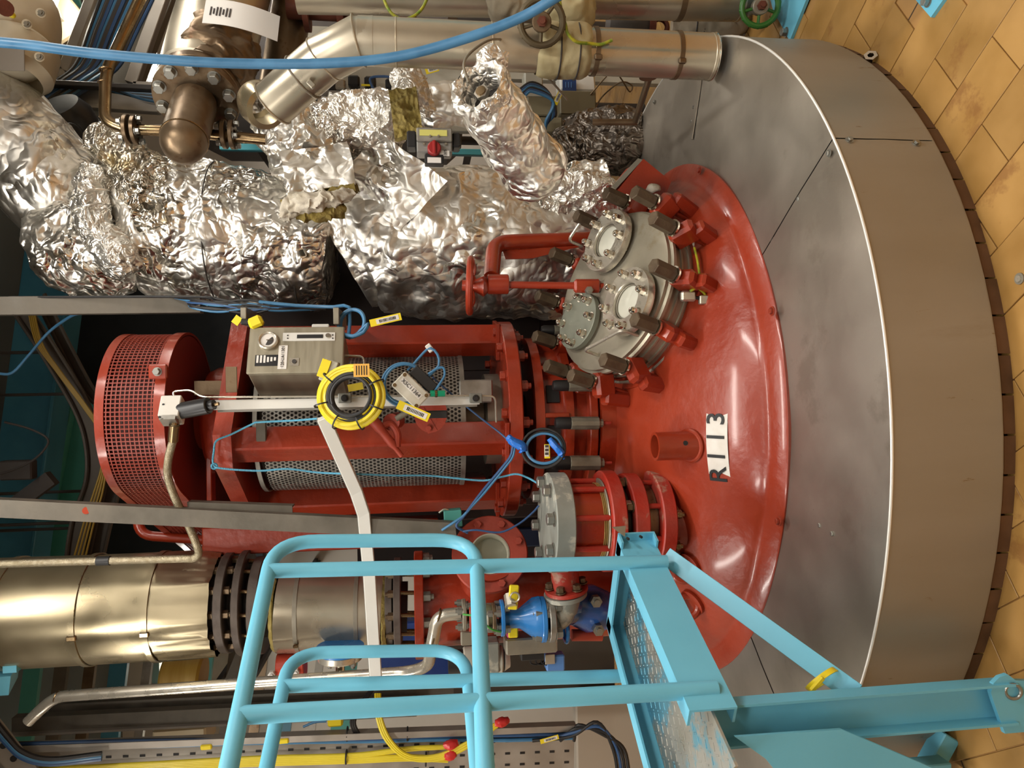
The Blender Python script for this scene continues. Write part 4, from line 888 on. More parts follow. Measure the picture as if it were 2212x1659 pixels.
b = MB().box(at(553, 696, -.46), (.04, .035, .05), (V((.9, 0, .4)), V((0, 1, 0)), V((-.4, 0, .9))), .01); b.build('body', YEL, t); MB().cyl(at(522, 695, -.46), at(545, 696, -.46), .011, n=12).build('collar', BLACK, t); MB().box(at(512, 692, -.46), (.025, .006, .03), (V((.6, 0, .8)), V((0, 1, 0)), V((-.8, 0, .6)))).build('flag', YEL, t)
# grease cups on the stool
for i, (xc, x0, x1, y, Y, r, lab) in enumerate(((1197, 1232, 1294, 914, -.40, .0245, 'grey grease cup with black cap on the stool, fully in view'), (1190, 1230, 1296, 1000, -.43, .0275, 'grey grease cup half hidden behind the taped cable coil'), (1192, 1227, 1290, 833, -.37, .0225, 'grey grease cup with black cap tucked beside the manhole clamps'), (1168, 1196, 1230, 713, -.2, .02, 'small black capped grease cup above the blank plate'))):
    t = thing('grease_cup', lab, 'grease cup', at(x1, y, Y), 'grease cups around the stool'); p, q, e = at(xc, y, Y), at(x0, y, Y), at(x1, y, Y)
    MB().cyl(q, e, r, n=10, bev=.003).build('barrel', mat('grease_cup_grey', (128, 124, 110), (144, 140, 124), rough=.5, metal=.5, ns=30), t)
    MB().lathe([(r*.95, 0), (r*.95, (p-q).length*.75), (r*.8, (p-q).length*.93), (.0001, (p-q).length)], q, p-q, 22).build('cap', BLACK, t)
    d = (e-q).normalized(); MB().cyl(e, e+d*.014, r*.62, n=6).build('hex', STEELD, t); MB().cyl(e+d*.012, e+d*.045, .006, n=8).build('stem', REDW, t)
# blue hose across the top of the pipes
hs = MB().tube([at(-420, 60, -1.0), at(-200, 72, -1.0), at(-40, 88, -1.0), at(60, 97, -1.0), at(200, 115, -1.0), at(400, 132, -1.0), at(560, 138, -1.0), at(720, 136, -1.02), at(860, 122, -1.05), at(1000, 85, -1.1), at(1120, 40, -1.15), at(1200, -5, -1.2), at(1300, -70, -1.25), at(1420, -200, -1.25)], .0135, 16, 8)
tag(hs.build('blue_hose', mat('hose_blue', (58, 108, 146), (68, 122, 162), rough=.42, ns=20, st=(1, 1, 1))), 'thick blue rubber hose sweeping in front of the foil wrapped pipes', 'hose')
# ------------------------------------------------------------------ nozzle stack with grey blind flange
NY = -.55
def nz(x): return at(x, 1130, NY).z
nx = at(1290, 1132, NY).x; nax = V((.02, -.03, 1)).normalized()
def np_(z): return V((nx, NY, 0)) + nax*(z/nax.z)
nzl = thing('flanged_nozzle', 'red flanged nozzle closed by a thick grey blind flange', 'nozzle', np_(nz(1425)))
GREYF = mat('grey_flange_paint', (128, 130, 122), (140, 142, 134), rough=.5, ns=12, spot=[((190, 184, 168), 6, .56, .8)])
def disc(z0, z1, r, m, name='flange', ri=.0001):
    return MB().ring(np_(z0), np_(z1), r, ri, 56, .004).build(name, m, nzl)
za, zb_ = nz(1178), nz(1218)
bf_ = disc(zb_, za, .172, GREYF, 'blind_flange')
bolts(bf_, np_(za), nax, .14, 8, .04, ZINC, 'bolt', ph=.25, hint=V((1, 0, 0)))
disc(nz(1288), zb_, .13, REDG, 'spool')
zf1, zf2 = nz(1322), nz(1292)
disc(zf1, zf2, .176, REDW, 'flange'); disc(zf2, nz(1288), .15, STEELD, 'gasket')
studs(nzl, np_(zf1), np_(zb_), .14, 8, .0105, REDW, ph=.25, hint=V((1, 0, 0)))
bolts(nzl, np_(zf1), -nax, .14, 8, .036, ZINC, 'nut', 'nut', ph=.25, hint=V((1, 0, 0)))
for i in range(3): MB().torus(np_(nz(1281+3.2*i)), nax, .1325, .002, 50, 6).build('wire_turn', mat('brass_wire', (200, 170, 104), rough=.35, metal=.6, rv=0), nzl)
disc(nz(1340), zf1, .12, DARK, 'neck')
z3_, z4_ = nz(1370), nz(1340); disc(z3_, z4_, .165, REDW, 'flange'); bolts(nzl, np_(z4_), nax, .142, 8, .034, RUSTY, 'bolt', ph=.5, hint=V((1, 0, 0)))
disc(nz(1396), z3_, .125, RUSTY, 'neck'); z5_, z6_ = nz(1424), nz(1396); disc(z5_, z6_, .172, REDW, 'flange')
bolts(nzl, np_(z5_), -nax, .145, 8, .032, BRONZE, 'nut', 'nut', ph=.5, hint=V((1, 0, 0)))
studs(nzl, np_(z5_), np_(z4_), .142, 8, .009, REDW, ph=.5, hint=V((1, 0, 0)))
MB().lathe([(.12, 0), (.125, -.05), (.15, -.12), (.24, -.2)], np_(z5_), nax, 48).build('neck_cone', RED, nzl)

# ------------------------------------------------------------------ red tee with sight port, behind the rails
TY = -.05; tx = at(1000, 1300, TY).x
te_ = thing('red_tee', 'red pipe tee with a round bolted sight port behind the blue rails', 'pipe fitting', (tx, TY, .6))
def tz(x, y=1300): return at(x, y, TY).z
MB().cyl((tx, TY, .55), (tx, TY, tz(915)), .17, n=44).build('body', REDG, te_)
MB().ring((tx, TY, tz(915)), (tx, TY, tz(896)), .215, .1, 48, .003).build('top_flange', REDG, te_)
bolts(te_, (tx, TY, tz(915)), (0, 0, -1), .19, 12, .042, ZINC, 'nut', 'nut', ph=.1)
pc = at(1058, 1196, -.36); pd = V((.30, -.94, .1)).normalized()
MB().ring(V((tx+.04, TY, pc.z)), pc-pd*.02, .105, .085, 36).build('branch', REDG, te_)
MB().ring(pc-pd*.05, pc-pd*.028, .145, .08, 48, .003).build('rear_flange', REDM, te_)
pf_ = MB().ring(pc-pd*.022, pc, .142, .075, 48, .003).build('port_flange', REDM, te_)
MB().lathe([(.075, .002), (.07, .004), (.066, -.01), (.064, -.09), (.0001, -.095)], pc, pd, 40).build('port_liner', mat('port_liner', (176, 172, 152), (190, 186, 166), rough=.5), te_)
bolts(pf_, pc, pd, .117, 8, .03, REDM, 'bolt', ph=.35, hint=V((0, 0, 1)))
bolts(te_, pc-pd*.05, -pd, .117, 8, .024, REDM, 'nut', 'nut', ph=.35, hint=V((0, 0, 1)))

# ------------------------------------------------------------------ big vertical duct
DY = .12
def dp(x, y): return at(x, y, DY)
duct = thing('clad_duct', 'wide vertical duct in warm metal jacket with a crumpled lower end', 'duct', dp(480, 1300))
c0, c1 = dp(-330, 1340), dp(478, 1302); dax = (c1-c0).normalized(); dl = (c1-c0).length
def fduct(u, v):
    a, b, d = basis(dax, (0, -1, 0)); t = 2*PI*v; r = .222-.004*u; q = c0+dax*dl*u; w_ = max(0, (u-.81)/.19)
    dr = w_*(.028*noise.noise(V((math.cos(t)*3, math.sin(t)*3, u*2.2)))+.014*noise.noise(V((math.cos(t)*8, math.sin(t)*8, u*6))))+.003*noise.noise(V((math.cos(t)*2, math.sin(t)*2, u*3)))
    return q+(a*math.cos(t)+b*math.sin(t))*(r+dr-.012*w_*w_)
MB().grid(fduct, 46, 90, cv=True).build('jacket', PIPEY, duct, 50)
for x in (26, 196, 346):
    q = c0.lerp(c1, (x+330)/808); bn_ = MB().lathe([(.221, -.012), (.2255, -.011), (.2255, .011), (.221, .012)], q, dax, 60).build('band', PIPEY, duct)
    MB().box(q+V((-.05, -.218, 0)), (.02, .014, .035), b=.003).build('buckle', BRONZE, bn_)
MB().cyl(c1-dax*.1, c1+dax*.03, .16, n=30).build('inner_pipe', DARK, duct)
def dfl(x, r, th, m, name, y=1300, nb=0, bs_=.035):
    q = dp(x, y); o = MB().ring(q, q+UP*th, r, .08, 48, .003).build(name, m, duct)
    if nb: bolts(duct, q, (0, 0, -1), r*.86, nb, bs_, RUSTY, 'nut', 'nut'); bolts(duct, q+UP*th, (0, 0, 1), r*.86, nb, bs_, RUSTY, 'bolt', 'bolt')
IRON = mat('dark_iron_flange', (84, 74, 68), (104, 94, 86), rough=.55, metal=.5, ns=14, bump=.15, bs=40)
dfl(505, .205, .035, IRON, 'flange', 1300, 12); dfl(540, .215, .03, IRON, 'flange'); dfl(575, .2, .04, IRON, 'flange', 1305)
studs(duct, dp(578, 1303), dp(500, 1300), .175, 12, .009, BRONZE, name='stud')
MB().cyl(dp(600, 1303), dp(500, 1300), .12, n=30).build('core', DARK, duct)
sp = thing('clad_spool', 'short silver jacketed pipe spool with mineral wool showing at both ends', 'pipe spool', dp(830, 1318))
s0, s1 = dp(606, 1318), dp(826, 1318)
MB().lathe([(.172, 0), (.174, .01), (.174, (s0-s1).length)], s1, s0-s1, 56).build('jacket', PIPEM, sp)
for x in (650, 775): MB().lathe([(.1735, -.009), (.1775, -.008), (.1775, .008), (.1735, .009)], dp(x, 1318), (0, 0, 1), 56).build('band', STEELD, sp); MB().box(dp(x+2, 1368)+V((0, -.155, 0)), (.014, .02, .02), b=.003).build('buckle', BRONZE, sp)
for q, s in ((s0, 1), (s1, -1)):
    b = MB().lathe([(.1, 0), (.168, 0), (.172, .006), (.166, .02), (.1, .024)], q, (0, 0, s), 70); b.v = [tuple(V(p)+V((0, 0, 1))*.006*noise.noise(V(p)*40)) for p in b.v]; b.build('wool', WOOL, sp)
MB().cyl(dp(880, 1312), dp(560, 1318), .11, n=30).build('pipe', DARK, sp)
jn_ = thing('flange_pair', 'dark bolted flange pair between the silver spool and the red tee', 'flange', dp(890, 1305))
for x, r, m in ((868, .2, IRON), (850, .17, IRON)): MB().ring(dp(x, 1305), dp(x, 1305)+UP*.03, r, .1, 48, .003).build('flange', m, jn_)
studs(jn_, dp(905, 1303), dp(845, 1303), .17, 12, .008, BRONZE, name='stud')
bolts(jn_, dp(868, 1305)+UP*.03, (0, 0, 1), .17, 12, .035, RUSTY, 'nut', 'nut')

# ------------------------------------------------------------------ blue ball valve group
VY = -.5
def vp(x, y, Y=VY): return at(x, y, Y)
vg = thing('blue_valve', 'blue conical valve body with grey bolted flanges and yellow handle', 'valve', vp(1180, 1340))
def vfl(x, y, r, th, m, par, d=(0, 0, -1), nb=4, bs_=.026, bm=None, Y=VY, ph=.6):
    return flange(par, vp(x, y, Y), d, r, .02, th, m, nb, bs_, bm or ZINC, both=True, ph=ph, rb=r*.78)
MB().lathe([(.03, 0), (.034, .06), (.07, .11), (.074, .135)], vp(1085, 1338), V((0, 0, -1)), 36).build('body', BLUEV, vg)
vfl(1080, 1335, .064, .014, BLUEV, vg, nb=4); vfl(1166, 1338, .08, .018, BLUEV, vg, nb=4, bs_=.034)
vfl(1182, 1338, .08, .022, GALV, vg, nb=4, bs_=.034)
MB().tube([vp(1100, 1285, -.53), vp(1104, 1310, -.56)], .02, 8).build('spindle', STEEL, vg)
MB().box(vp(1109, 1290, -.55), (.085, .016, .034), (V((1, 0, -.1)), V((0, 1, 0)), V((.1, 0, 1))), .012).build('handle', YEL, vg)
MB().box(vp(1108, 1362, -.47), (.05, .016, .036), b=.012).build('handle_end', YEL, vg)
MB().torus(vp(1112, 1290, -.57), (0, -1, 0), .016, .0035, 18, 8).build('ring', STEEL, vg)
MB().prism([vp(1082, 1352, -.52), vp(1098, 1350, -.52), vp(1098, 1380, -.52)], (0, .002, 0)).build('pink_tag', mat('pink_tag', (236, 96, 160), rough=.5, rv=0), vg)
gv = thing('small_ball_valve', 'small grey green ball valve between bolted flanges', 'valve', vp(1030, 1330))
MB().lathe([(.03, 0), (.04, .02), (.046, .05), (.036, .085), (.03, .1)], vp(1010, 1332), V((0, 0, -1)), 28).build('body', mat('valve_green', (120, 122, 96), (136, 136, 110), rough=.4, metal=.5), gv)
vfl(998, 1328, .055, .014, STEELD, gv); vfl(1012, 1330, .055, .012, REDW, gv, nb=0); vfl(1062, 1334, .052, .014, RUSTY, gv); vfl(1048, 1334, .045, .01, GREYP, gv, nb=0)
MB().tube([vp(1000, 1327, -.56), vp(1030, 1333, -.58), vp(1060, 1358, -.57), vp(1082, 1365, -.55)], .0035, 8, 5).build('earth_wire', mat('earth_green', (70, 150, 60), rough=.4, rv=0), gv)
MB().box(vp(1022, 1375, -.48), (.05, .04, .09), b=.004).build('actuator_body', STEELD, gv)
el_ = thing('steel_elbow_pipe', 'bent stainless pipe with black arrow sticker behind the rails', 'pipe', vp(930, 1400))
MB().tube(fillet([vp(995, 1325), vp(945, 1330), vp(932, 1400, -.45), vp(925, 1440, -.3), vp(880, 1452, -.2), vp(120, 1505, .1), vp(85, 1535, .12), vp(60, 1560, .12)], .07, 6), .0225, 18).build('pipe', STEEL, el_)
for x, y, Y in ((948, 1329, VY), (936, 1380, -.47), (905, 1448, -.23), (122, 1505, .1)): MB().torus(vp(x, y, Y), (.3, 0, 1), .0225, .003, 20, 6).build('weld', BRONZE, el_)
MB().box(vp(930, 1400, -.475), (.03, .004, .03), b=.0005).build('sticker', PAPER, el_); MB().box(vp(930, 1400, -.478), (.006, .003, .02)).build('arrow', INK, el_)
ea = thing('angled_connection', 'grey elbow with red and grey bolted flanges leading from blue valve', 'pipe fitting', vp(1210, 1330))
MB().tube([vp(1195, 1338), vp(1212, 1328), vp(1222, 1300), vp(1224, 1284)], [.04, .045, .05, .05], 20, 6).build('elbow', GREYF, ea)
ed = V((.75, -.1, .1)).normalized()
MB().ring(vp(1222, 1288), vp(1222, 1288)+ed*.016, .078, .03, 40, .002).build('flange', GREYF, ea); MB().ring(vp(1224, 1276), vp(1224, 1276)+ed*.014, .078, .03, 40, .002).build('flange', REDW, ea)
MB().cyl(vp(1224, 1272), vp(1224, 1272)+ed*.12, .05, n=24).build('stub', REDW, ea); bolts(ea, vp(1224, 1272)+ed*.012, ed, .06, 6, .03, RUSTY)
bb = thing('blue_pump_body', 'glossy dark blue casting partly hidden by the platform edge', 'casting', vp(1280, 1330, -.35))
b = MB().lathe([(.0001, -.1), (.075, -.09), (.09, -.02), (.07, .05), (.085, .1), (.085, .13), (.0001, .13)], vp(1262, 1312, -.35), (.25, -.25, .9), 40); b.build('body', mat('deep_blue_gloss', (28, 74, 140), (36, 88, 160), rough=.25, coat=.5, bump=.1, bs=20), bb)
MB().cyl(vp(1235, 1372, -.35), vp(1300, 1372, -.35), .022, n=16).build('red_pipe', REDM, bb); MB().torus(vp(1222, 1360, -.38), (0, 0, 1), .045, .008, 30, 8).build('blue_ring', BLUEV, bb)
for x, y in ((1290, 1357), (1285, 1296)): inst('bolt', hexmesh('nut', ZINC), bb, frame(vp(x, y, -.42), (0, -1, 0), s=.045))
ac = thing('silver_actuator', 'dull silver actuator box under the blue valve', 'actuator', vp(1140, 1390, -.42))
MB().box(vp(1145, 1387, -.42), (.06, .09, .19), b=.006).build('body', STEELD, ac); MB().box(vp(1148, 1412, -.42), (.03, .06, .085), b=.003).build('black_block', BLACKM, ac); MB().box(vp(1145, 1407, -.455), (.008, .003, .032)).build('yellow_strip', YEL, ac)
so_ = thing('solenoid_block', 'small blue and silver solenoid with wires beneath the valve', 'solenoid', vp(1195, 1425, -.4)); MB().box(vp(1198, 1428, -.4), (.06, .05, .07), b=.005).build('coil', mat('solenoid_blue', (86, 130, 190), rough=.4, rv=0), so_); MB().box(vp(1188, 1424, -.43), (.036, .006, .036), b=.003).build('face', STEEL, so_)
for i in range(3): MB().tube([vp(1150+10*i, 1418, -.42), vp(1146+12*i, 1432, -.42), vp(1160+12*i, 1436, -.42), vp(1175+5*i, 1428, -.41)], .003, 6, 4).build('wire', BLACK, so_)
gm = thing('grey_gear_motor', 'grey green gear motor with torn white cap behind the rear rail', 'motor', vp(1050, 1430, -.2))
MB().cyl(vp(1000, 1428, -.2), vp(1085, 1425, -.2), .055, n=26, bev=.005).build('body', GREYP, gm); MB().box(vp(1060, 1410, -.2), (.12, .12, .06), b=.006).build('flange_box', GREYF, gm); MB().cyl(vp(968, 1430, -.2), vp(1000, 1428, -.2), .045, n=20).build('black_end', BLACKM, gm); foil_tube([vp(1088, 1425, -.2), vp(1100, 1425, -.2)], [.045, .03], .015, 24, 8).build('cap', WHITEP, gm)
rb = thing('silver_blank_port', 'polished blank port flange with clamp nuts on red and blue body', 'flange', vp(735, 1425, -.1))
MB().cyl(vp(735, 1408, -.1), vp(735, 1424, -.1), .088, n=40, bev=.004).build('disc', STEEL, rb); MB().cyl(vp(735, 1395, -.1), vp(735, 1408, -.1), .094, n=40).build('blue_flange', BLUEV, rb)
MB().cyl(vp(735, 1424, -.1), vp(735, 1448, -.1), .018, n=16).build('spigot', CHROME, rb)
for x in (712, 762): MB().cyl(vp(x, 1424, -.14), vp(x, 1440, -.14), .008, n=10).build('stud', STEEL, rb); inst('nut', hexmesh('nut', ZINC), rb, frame(vp(x, 1428, -.14), (-1, 0, 0), s=.03))
rr_ = thing('red_pipe_flange', 'bright red flange on a pipe behind the stainless run', 'flange', vp(630, 1450, 0.1)); MB().cyl(vp(600, 1442, .1), vp(660, 1436, .1), .06, n=30, bev=.004).build('disc', mat('bright_red', (200, 72, 52), rough=.4, rv=0), rr_)
inst('bolt', hexmesh('nut', PAPER), rr_, frame(vp(588, 1455, .04), (0, -1, 0), s=.03)); inst('bolt', hexmesh('nut', PAPER), rr_, frame(vp(640, 1450, .04), (0, -1, 0), s=.03))

# ------------------------------------------------------------------ weathered channels standing in front of the drive
bm1 = thing('support_channel', 'long weathered grey channel slanting in front of the belt guard', 'channel', at(985, 1145, -.45))
MB().channel(at(-420, 1078, -.48), at(985, 1148, -.48), .06, (1, 0, .05), (0, .05, 0), .006).build('length', GALVD, bm1)
MB().channel(at(405, 1100, -.44), at(632, 1108, -.44), .05, (1, 0, .04), (0, .05, 0), .006).build('splice', GALVD, bm1)
MB().cyl(at(186, 1103, -.482), at(186, 1103, -.479), .012, n=14).build('paint_mark', mat('orange_mark', (196, 74, 46), rough=.7, rv=0), bm1)
bm2 = thing('support_channel', 'straight weathered channel edge in front of the foil column', 'channel', at(430, 655, -.1))
MB().channel(at(-500, 665, -.12), at(432, 656, -.12), .068, (1, 0, 0), (0, .05, 0), .006).build('length', GALVD, bm2)
bx_ = thing('teal_block', 'small square teal block beside the rail hoop', 'block', at(975, 1118, -.42)); MB().box(at(978, 1118, -.4), (.06, .06, .065), (V((1, 0, .05)), V((0, 1, 0)), V((-.05, 0, 1))), .003).build('block', TEAL, bx_)
MB().tube([at(948, 1108, -.4), at(960, 1100, -.4), at(972, 1104, -.4)], .004, 8, 4).build('hook', STEEL, bx_)
# ------------------------------------------------------------------ foil wrapped pipework
FY = .34
def fp(x, y, Y=FY): return at(x, y, Y)
col = thing('foil_column', 'fat foil wrapped vertical pipe standing on the dome behind the davit', 'insulated pipe', fp(1310, 540))
foil_tube([fp(742, 560), fp(790, 535), fp(900, 522), fp(1030, 528), fp(1160, 545), fp(1310, 560), fp(1400, 560)], [.255, .31, .345, .345, .31, .27, .24], .05, 150, 150, .8).build('wrap', FOILS, col, 60)
c2_ = thing('foil_column', 'foil wrapped pipe section with dark strap lines above the fat column', 'insulated pipe', fp(720, 530))
foil_tube([fp(285, 505), fp(320, 500), fp(420, 500), fp(560, 520), fp(690, 540), fp(722, 545)], [.22, .30, .315, .30, .275, .245], .045, 140, 130, 1.0).build('wrap', FOIL, c2_, 60)
for x, y, r in ((478, 507, .318), (652, 535, .285)):
    MB().torus(fp(x, y), (.02, 0, 1), r, .003, 90, 6).build('strap', DARK, c2_)
e_ = thing('foil_elbow', 'bulging foil wrapped elbow at the top of the foil column', 'insulated pipe', fp(180, 560))
foil_tube([fp(80, 545, .25), fp(110, 540, .25), fp(190, 540, .25), fp(270, 540, .25), fp(300, 540, .26)], [.10, .17, .205, .19, .13], .05, 110, 80, 1.1).build('wrap', FOIL, e_, 60)
dp_ = thing('foil_inlet_pipe', 'smooth foil clad pipe slanting down into the foil elbow', 'insulated pipe', fp(120, 400, .35))
foil_tube([fp(-190, 95, .3), fp(-60, 215, .3), fp(40, 320, .32), fp(130, 420, .34), fp(200, 470, .36)], [.21, .22, .225, .22, .2], .022, 120, 90, .8).build('wrap', FOILS, dp_, 60)
rl = thing('foil_roll', 'twisted roll of foil wrapped diagonally over the elbow', 'foil', fp(240, 520, .05))
foil_tube([fp(205, 372, .1), fp(196, 420, .06), fp(200, 480, .04), fp(228, 525, .03), fp(262, 565, .03), fp(285, 590, .05)], [.05, .065, .068, .07, .075, .05], .03, 60, 90, 2.0).build('wrap', FOILF, rl, 60)
for i, (x, y) in enumerate(((195, 425), (198, 455))): MB().torus(fp(x, y, .05), (.9, 0, .3), .075, .004, 40, 6).build('wrinkle', FOIL, rl)
u1 = thing('foil_bundle', 'stained crumpled foil bundle under the capped pipe', 'foil', fp(300, 400, .2))
foil_tube([fp(225, 300, .2), fp(250, 330, .18), fp(280, 370, .16), fp(330, 420, .14), fp(350, 470, .16)], [.07, .11, .13, .13, .09], .055, 90, 90, 1.6).build('wrap', FOILY, u1, 60)
st2 = thing('foil_scrap', 'yellow stained scrap of foil stuck on the column', 'foil', fp(315, 460, -.02))
foil_sheet(fp(316, 452, -.02), V((.07, 0, .02)), V((-.02, 0, .06)), .02, 24).build('sheet', FOILY, st2, 60)
# upper box and arm
u2 = thing('foil_box', 'upright foil wrapped block beside the slanting steel pipe', 'insulated block', fp(640, 330, .1))
foil_tube([fp(585, 250, .12), fp(610, 262, .1), fp(650, 300, .08), fp(680, 350, .08), fp(700, 420, .1)], [.09, .135, .16, .16, .12], .06, 110, 100, 1.3).build('wrap', FOIL, u2, 60)
u3 = thing('foil_pipe', 'finely crumpled foil arm reaching toward the actuator', 'insulated pipe', fp(800, 290, .05))
foil_tube([fp(690, 300, .06), fp(735, 275, .04), fp(800, 265, .02), fp(850, 265, .02), fp(880, 275, .04)], [.1, .125, .135, .12, .07], .05, 110, 110, 2.0).build('wrap', FOILF, u3, 60)
u4 = thing('foil_flap', 'flat foil faced flap lifted above mineral wool', 'foil', fp(690, 365, -.12))
foil_sheet(fp(686, 362, -.12), at(760, 372, -.12)-at(686, 385, -.12)+V((0, 0, 0)), V((.095, .03, .02)), .012, 50, .006, .8).build('sheet', FOILS, u4, 60)
w1 = thing('wool_slab', 'brown edged mineral wool slab peeling out beneath the foil flap', 'wool', fp(690, 430, -.1))
b = foil_sheet(fp(690, 415, -.12), at(770, 402, -.12)-at(690, 420, -.12), V((.012, .05, .0)), .015, 34, .03, 2.2); b.build('slab', WOOL, w1, 60)
w2 = thing('wool_tuft', 'lumpy white wool bulging between two foil layers', 'wool', fp(670, 445, -.1))
foil_tube([fp(608, 468, -.16), fp(640, 444, -.18), fp(690, 433, -.19), fp(735, 426, -.18), fp(758, 420, -.16)], [.018, .035, .042, .036, .015], .05, 40, 60, 2.4).build('tuft', WOOLW, w2, 60)
w3 = thing('wool_slab', 'brown mineral wool wedge showing below the white wool', 'wool', fp(690, 465, -.05))
foil_tube([fp(640, 466, -.12), fp(695, 459, -.14), fp(744, 450, -.12)], [.02, .03, .028], .03, 30, 40, 3).build('wedge', WOOL, w3, 60)
u5 = thing('foil_fold', 'loose folded foil sheet hanging over the top of the fat column', 'foil', fp(850, 390, -.05))
foil_sheet(fp(838, 395, -.02), V((.1, -.06, -.1)), V((.10, 0, .14)), .03, 60, .004, .7).build('sheet', FOILS, u5, 60)
u6 = thing('foil_hood', 'peaked foil hood above the brown wool beside the valve', 'foil', fp(880, 190, -.1))
foil_tube([fp(890, 140, -.12), fp(882, 165, -.14), fp(885, 205, -.14), fp(905, 255, -.1)], [.03, .062, .075, .07], .035, 50, 60, 2.2).build('wrap', FOILF, u6, 60)
w4 = thing('wool_slab', 'upright slab of bare olive brown mineral wool above the actuator', 'wool', fp(880, 290, -.25))
b = foil_sheet(fp(876, 243, -.3), V((.1, .02, .012)), V((-.006, 0, .052)), .018, 34, .03, 3.2); b.build('slab', WOOL, w4, 60)
u7 = thing('foil_sleeve', 'smooth wrinkled foil sleeve behind the actuator', 'insulated pipe', fp(960, 230, 0))
foil_tube([fp(900, 245, .05), fp(950, 230, .03), fp(1000, 225, .03)], [.08, .1, .09], .03, 60, 50, 1.2).build('wrap', FOILS, u7, 60)
# foil valve with open mouth
fv = thing('foil_valve_cover', 'open mouthed foil sleeve tilted around a valve stem', 'insulated valve', fp(1150, 400, -.6))
A_, B_ = fp(1168, 388, -.5), fp(1034, 190, -.92); ax = (B_-A_)
pts = [A_+ax*t for t in (-.05, .08, .2, .34, .48, .60, .74, .88, 1.0)]
foil_tube(pts, [.04, .112, .118, .1, .112, .096, .104, .092, .09], .016, 110, 130, 1.6, cap=False).build('wrap', FOIL, fv, 60)
an_ = ax.normalized(); b = MB().lathe([(.088, -.045), (.092, -.02), (.089, .008), (.078, .018), (.066, .01), (.058, -.03), (.055, -.08), (.053, -.15)], pts[-1], an_, 90)
b.v = [tuple(V(p)+(V(p)-pts[-1])*.35*crump(p, 3.0)+an_*.02*noise.noise(V(p)*30)) for p in b.v]; b.build('mouth', FOILF, fv, 60)
MB().cyl(pts[-1]-an_*.16, pts[-1]-an_*.1, .062, n=24).build('dark_bore', BLACK, fv)
MB().cyl(pts[-1]-ax*.3, pts[-1]-ax*.16, .07, n=24).build('valve_core', DARK, fv)
MB().cyl(pts[-1]-ax*.12, pts[-1]-ax*.02, .016, n=14).build('stem', BRONZE, fv); MB().cyl(pts[-1]-ax*.06, pts[-1]-ax*.03, .024, n=6).build('gland_nut', STEEL, fv)
foil_tube([pts[-1]+V((.07, .03, -.03)), pts[-1]+V((.1, .02, -.03)), pts[-1]+V((.1, .03, -.09))], [.02, .032, .02], .02, 30, 24, 3).build('torn_lip', FOILF, fv, 60)
MB().tube([fp(1012, 178, -.94), fp(1002, 140, -.92), fp(1018, 112, -.86), fp(1060, 86, -.74), fp(1100, 92, -.55), fp(1140, 130, -.5), fp(1190, 175, -.4), fp(1225, 215, -.3)], .0042, 8, 6).build('capillary', STEELD, fv)
u8 = thing('foil_scrap', 'bright torn foil scraps lying against the dome edge', 'foil', fp(1240, 400, .1))
foil_sheet(fp(1262, 392, .1), V((.02, -.03, -.11)), V((.10, .05, .02)), .035, 44, .004, 1.4).build('sheet', FOIL, u8, 60)
u9 = thing('foil_apron', 'low crumpled foil apron tucked behind the manhole clamps', 'foil', fp(1230, 430, .15))
foil_tube([fp(1150, 445, .2), fp(1210, 430, .15), fp(1280, 425, .12), fp(1325, 440, .15)], [.1, .12, .11, .07], .04, 80, 80, 1.8).build('wrap', FOILF, u9, 60)
ua = thing('foil_duct', 'dark dusty foil wrapped duct behind the lifting lug', 'insulated duct', fp(1300, 300, .5))
foil_tube([fp(1210, 330, .6), fp(1280, 312, .55), fp(1350, 300, .5), fp(1392, 290, .5)], [.12, .16, .17, .13], .05, 80, 80, 1.2).build('wrap', foilmat('dusty_foil', tint=(120, 112, 104), sc1=8, rough=.3), ua, 60)
# actuator
AY = -.36
act = thing('pneumatic_actuator', 'grey pneumatic actuator with red knob and black end caps', 'actuator', at(938, 350, AY))
MB().box(at(938, 310, AY), (.092, .08, .13), b=.005).build('body', mat('cast_alu', (152, 150, 146), (160, 158, 154), rough=.4, metal=.6), act)
MB().box(at(938, 296, AY-.025), (.05, .06, .13), b=.004).build('top_ridge', GALV, act)
MB().box(at(889, 306, AY), (.06, .07, .034), b=.005).build('end_cap', BLACKM, act); MB().box(at(985, 308, AY), (.055, .07, .03), b=.006).build('end_cap', BLACKM, act)
c = at(938, 322, AY-.05); MB().cyl(c+V((0, .02, 0)), c-V((0, .02, 0)), .025, n=20, bev=.004).build('knob', mat('red_knob', (150, 34, 34), rough=.4, rv=0), act); MB().box(c-V((0, .022, 0)), (.05, .012, .012), b=.003).build('pointer', mat('red_knob', (150, 34, 34)), act)
MB().box(at(936, 287, AY-.057), (.022, .002, .1)).build('yellow_print', mat('pale_yellow', (206, 200, 110), rough=.5, rv=0), act)
MB().box(at(950, 331, AY-.043), (.02, .002, .07)).build('number_strip', PAPER, act); text('1375', .014, at(962, 331, AY-.046), (1, 0, 0), UP, INK, act)
MB().box(at(938, 347, AY-.02), (.035, .05, .07), b=.003).build('indicator', BLACKM, act); MB().box(at(938, 346, AY-.048), (.02, .003, .05)).build('indicator_label', PAPER, act)
for x, y in ((929, 294), (947, 294), (916, 311), (963, 311)): inst('screw', hexmesh('screw', STEELD), act, frame(at(x, y, AY-.045 if y > 300 else AY-.056), (0, -1, 0), s=.009))
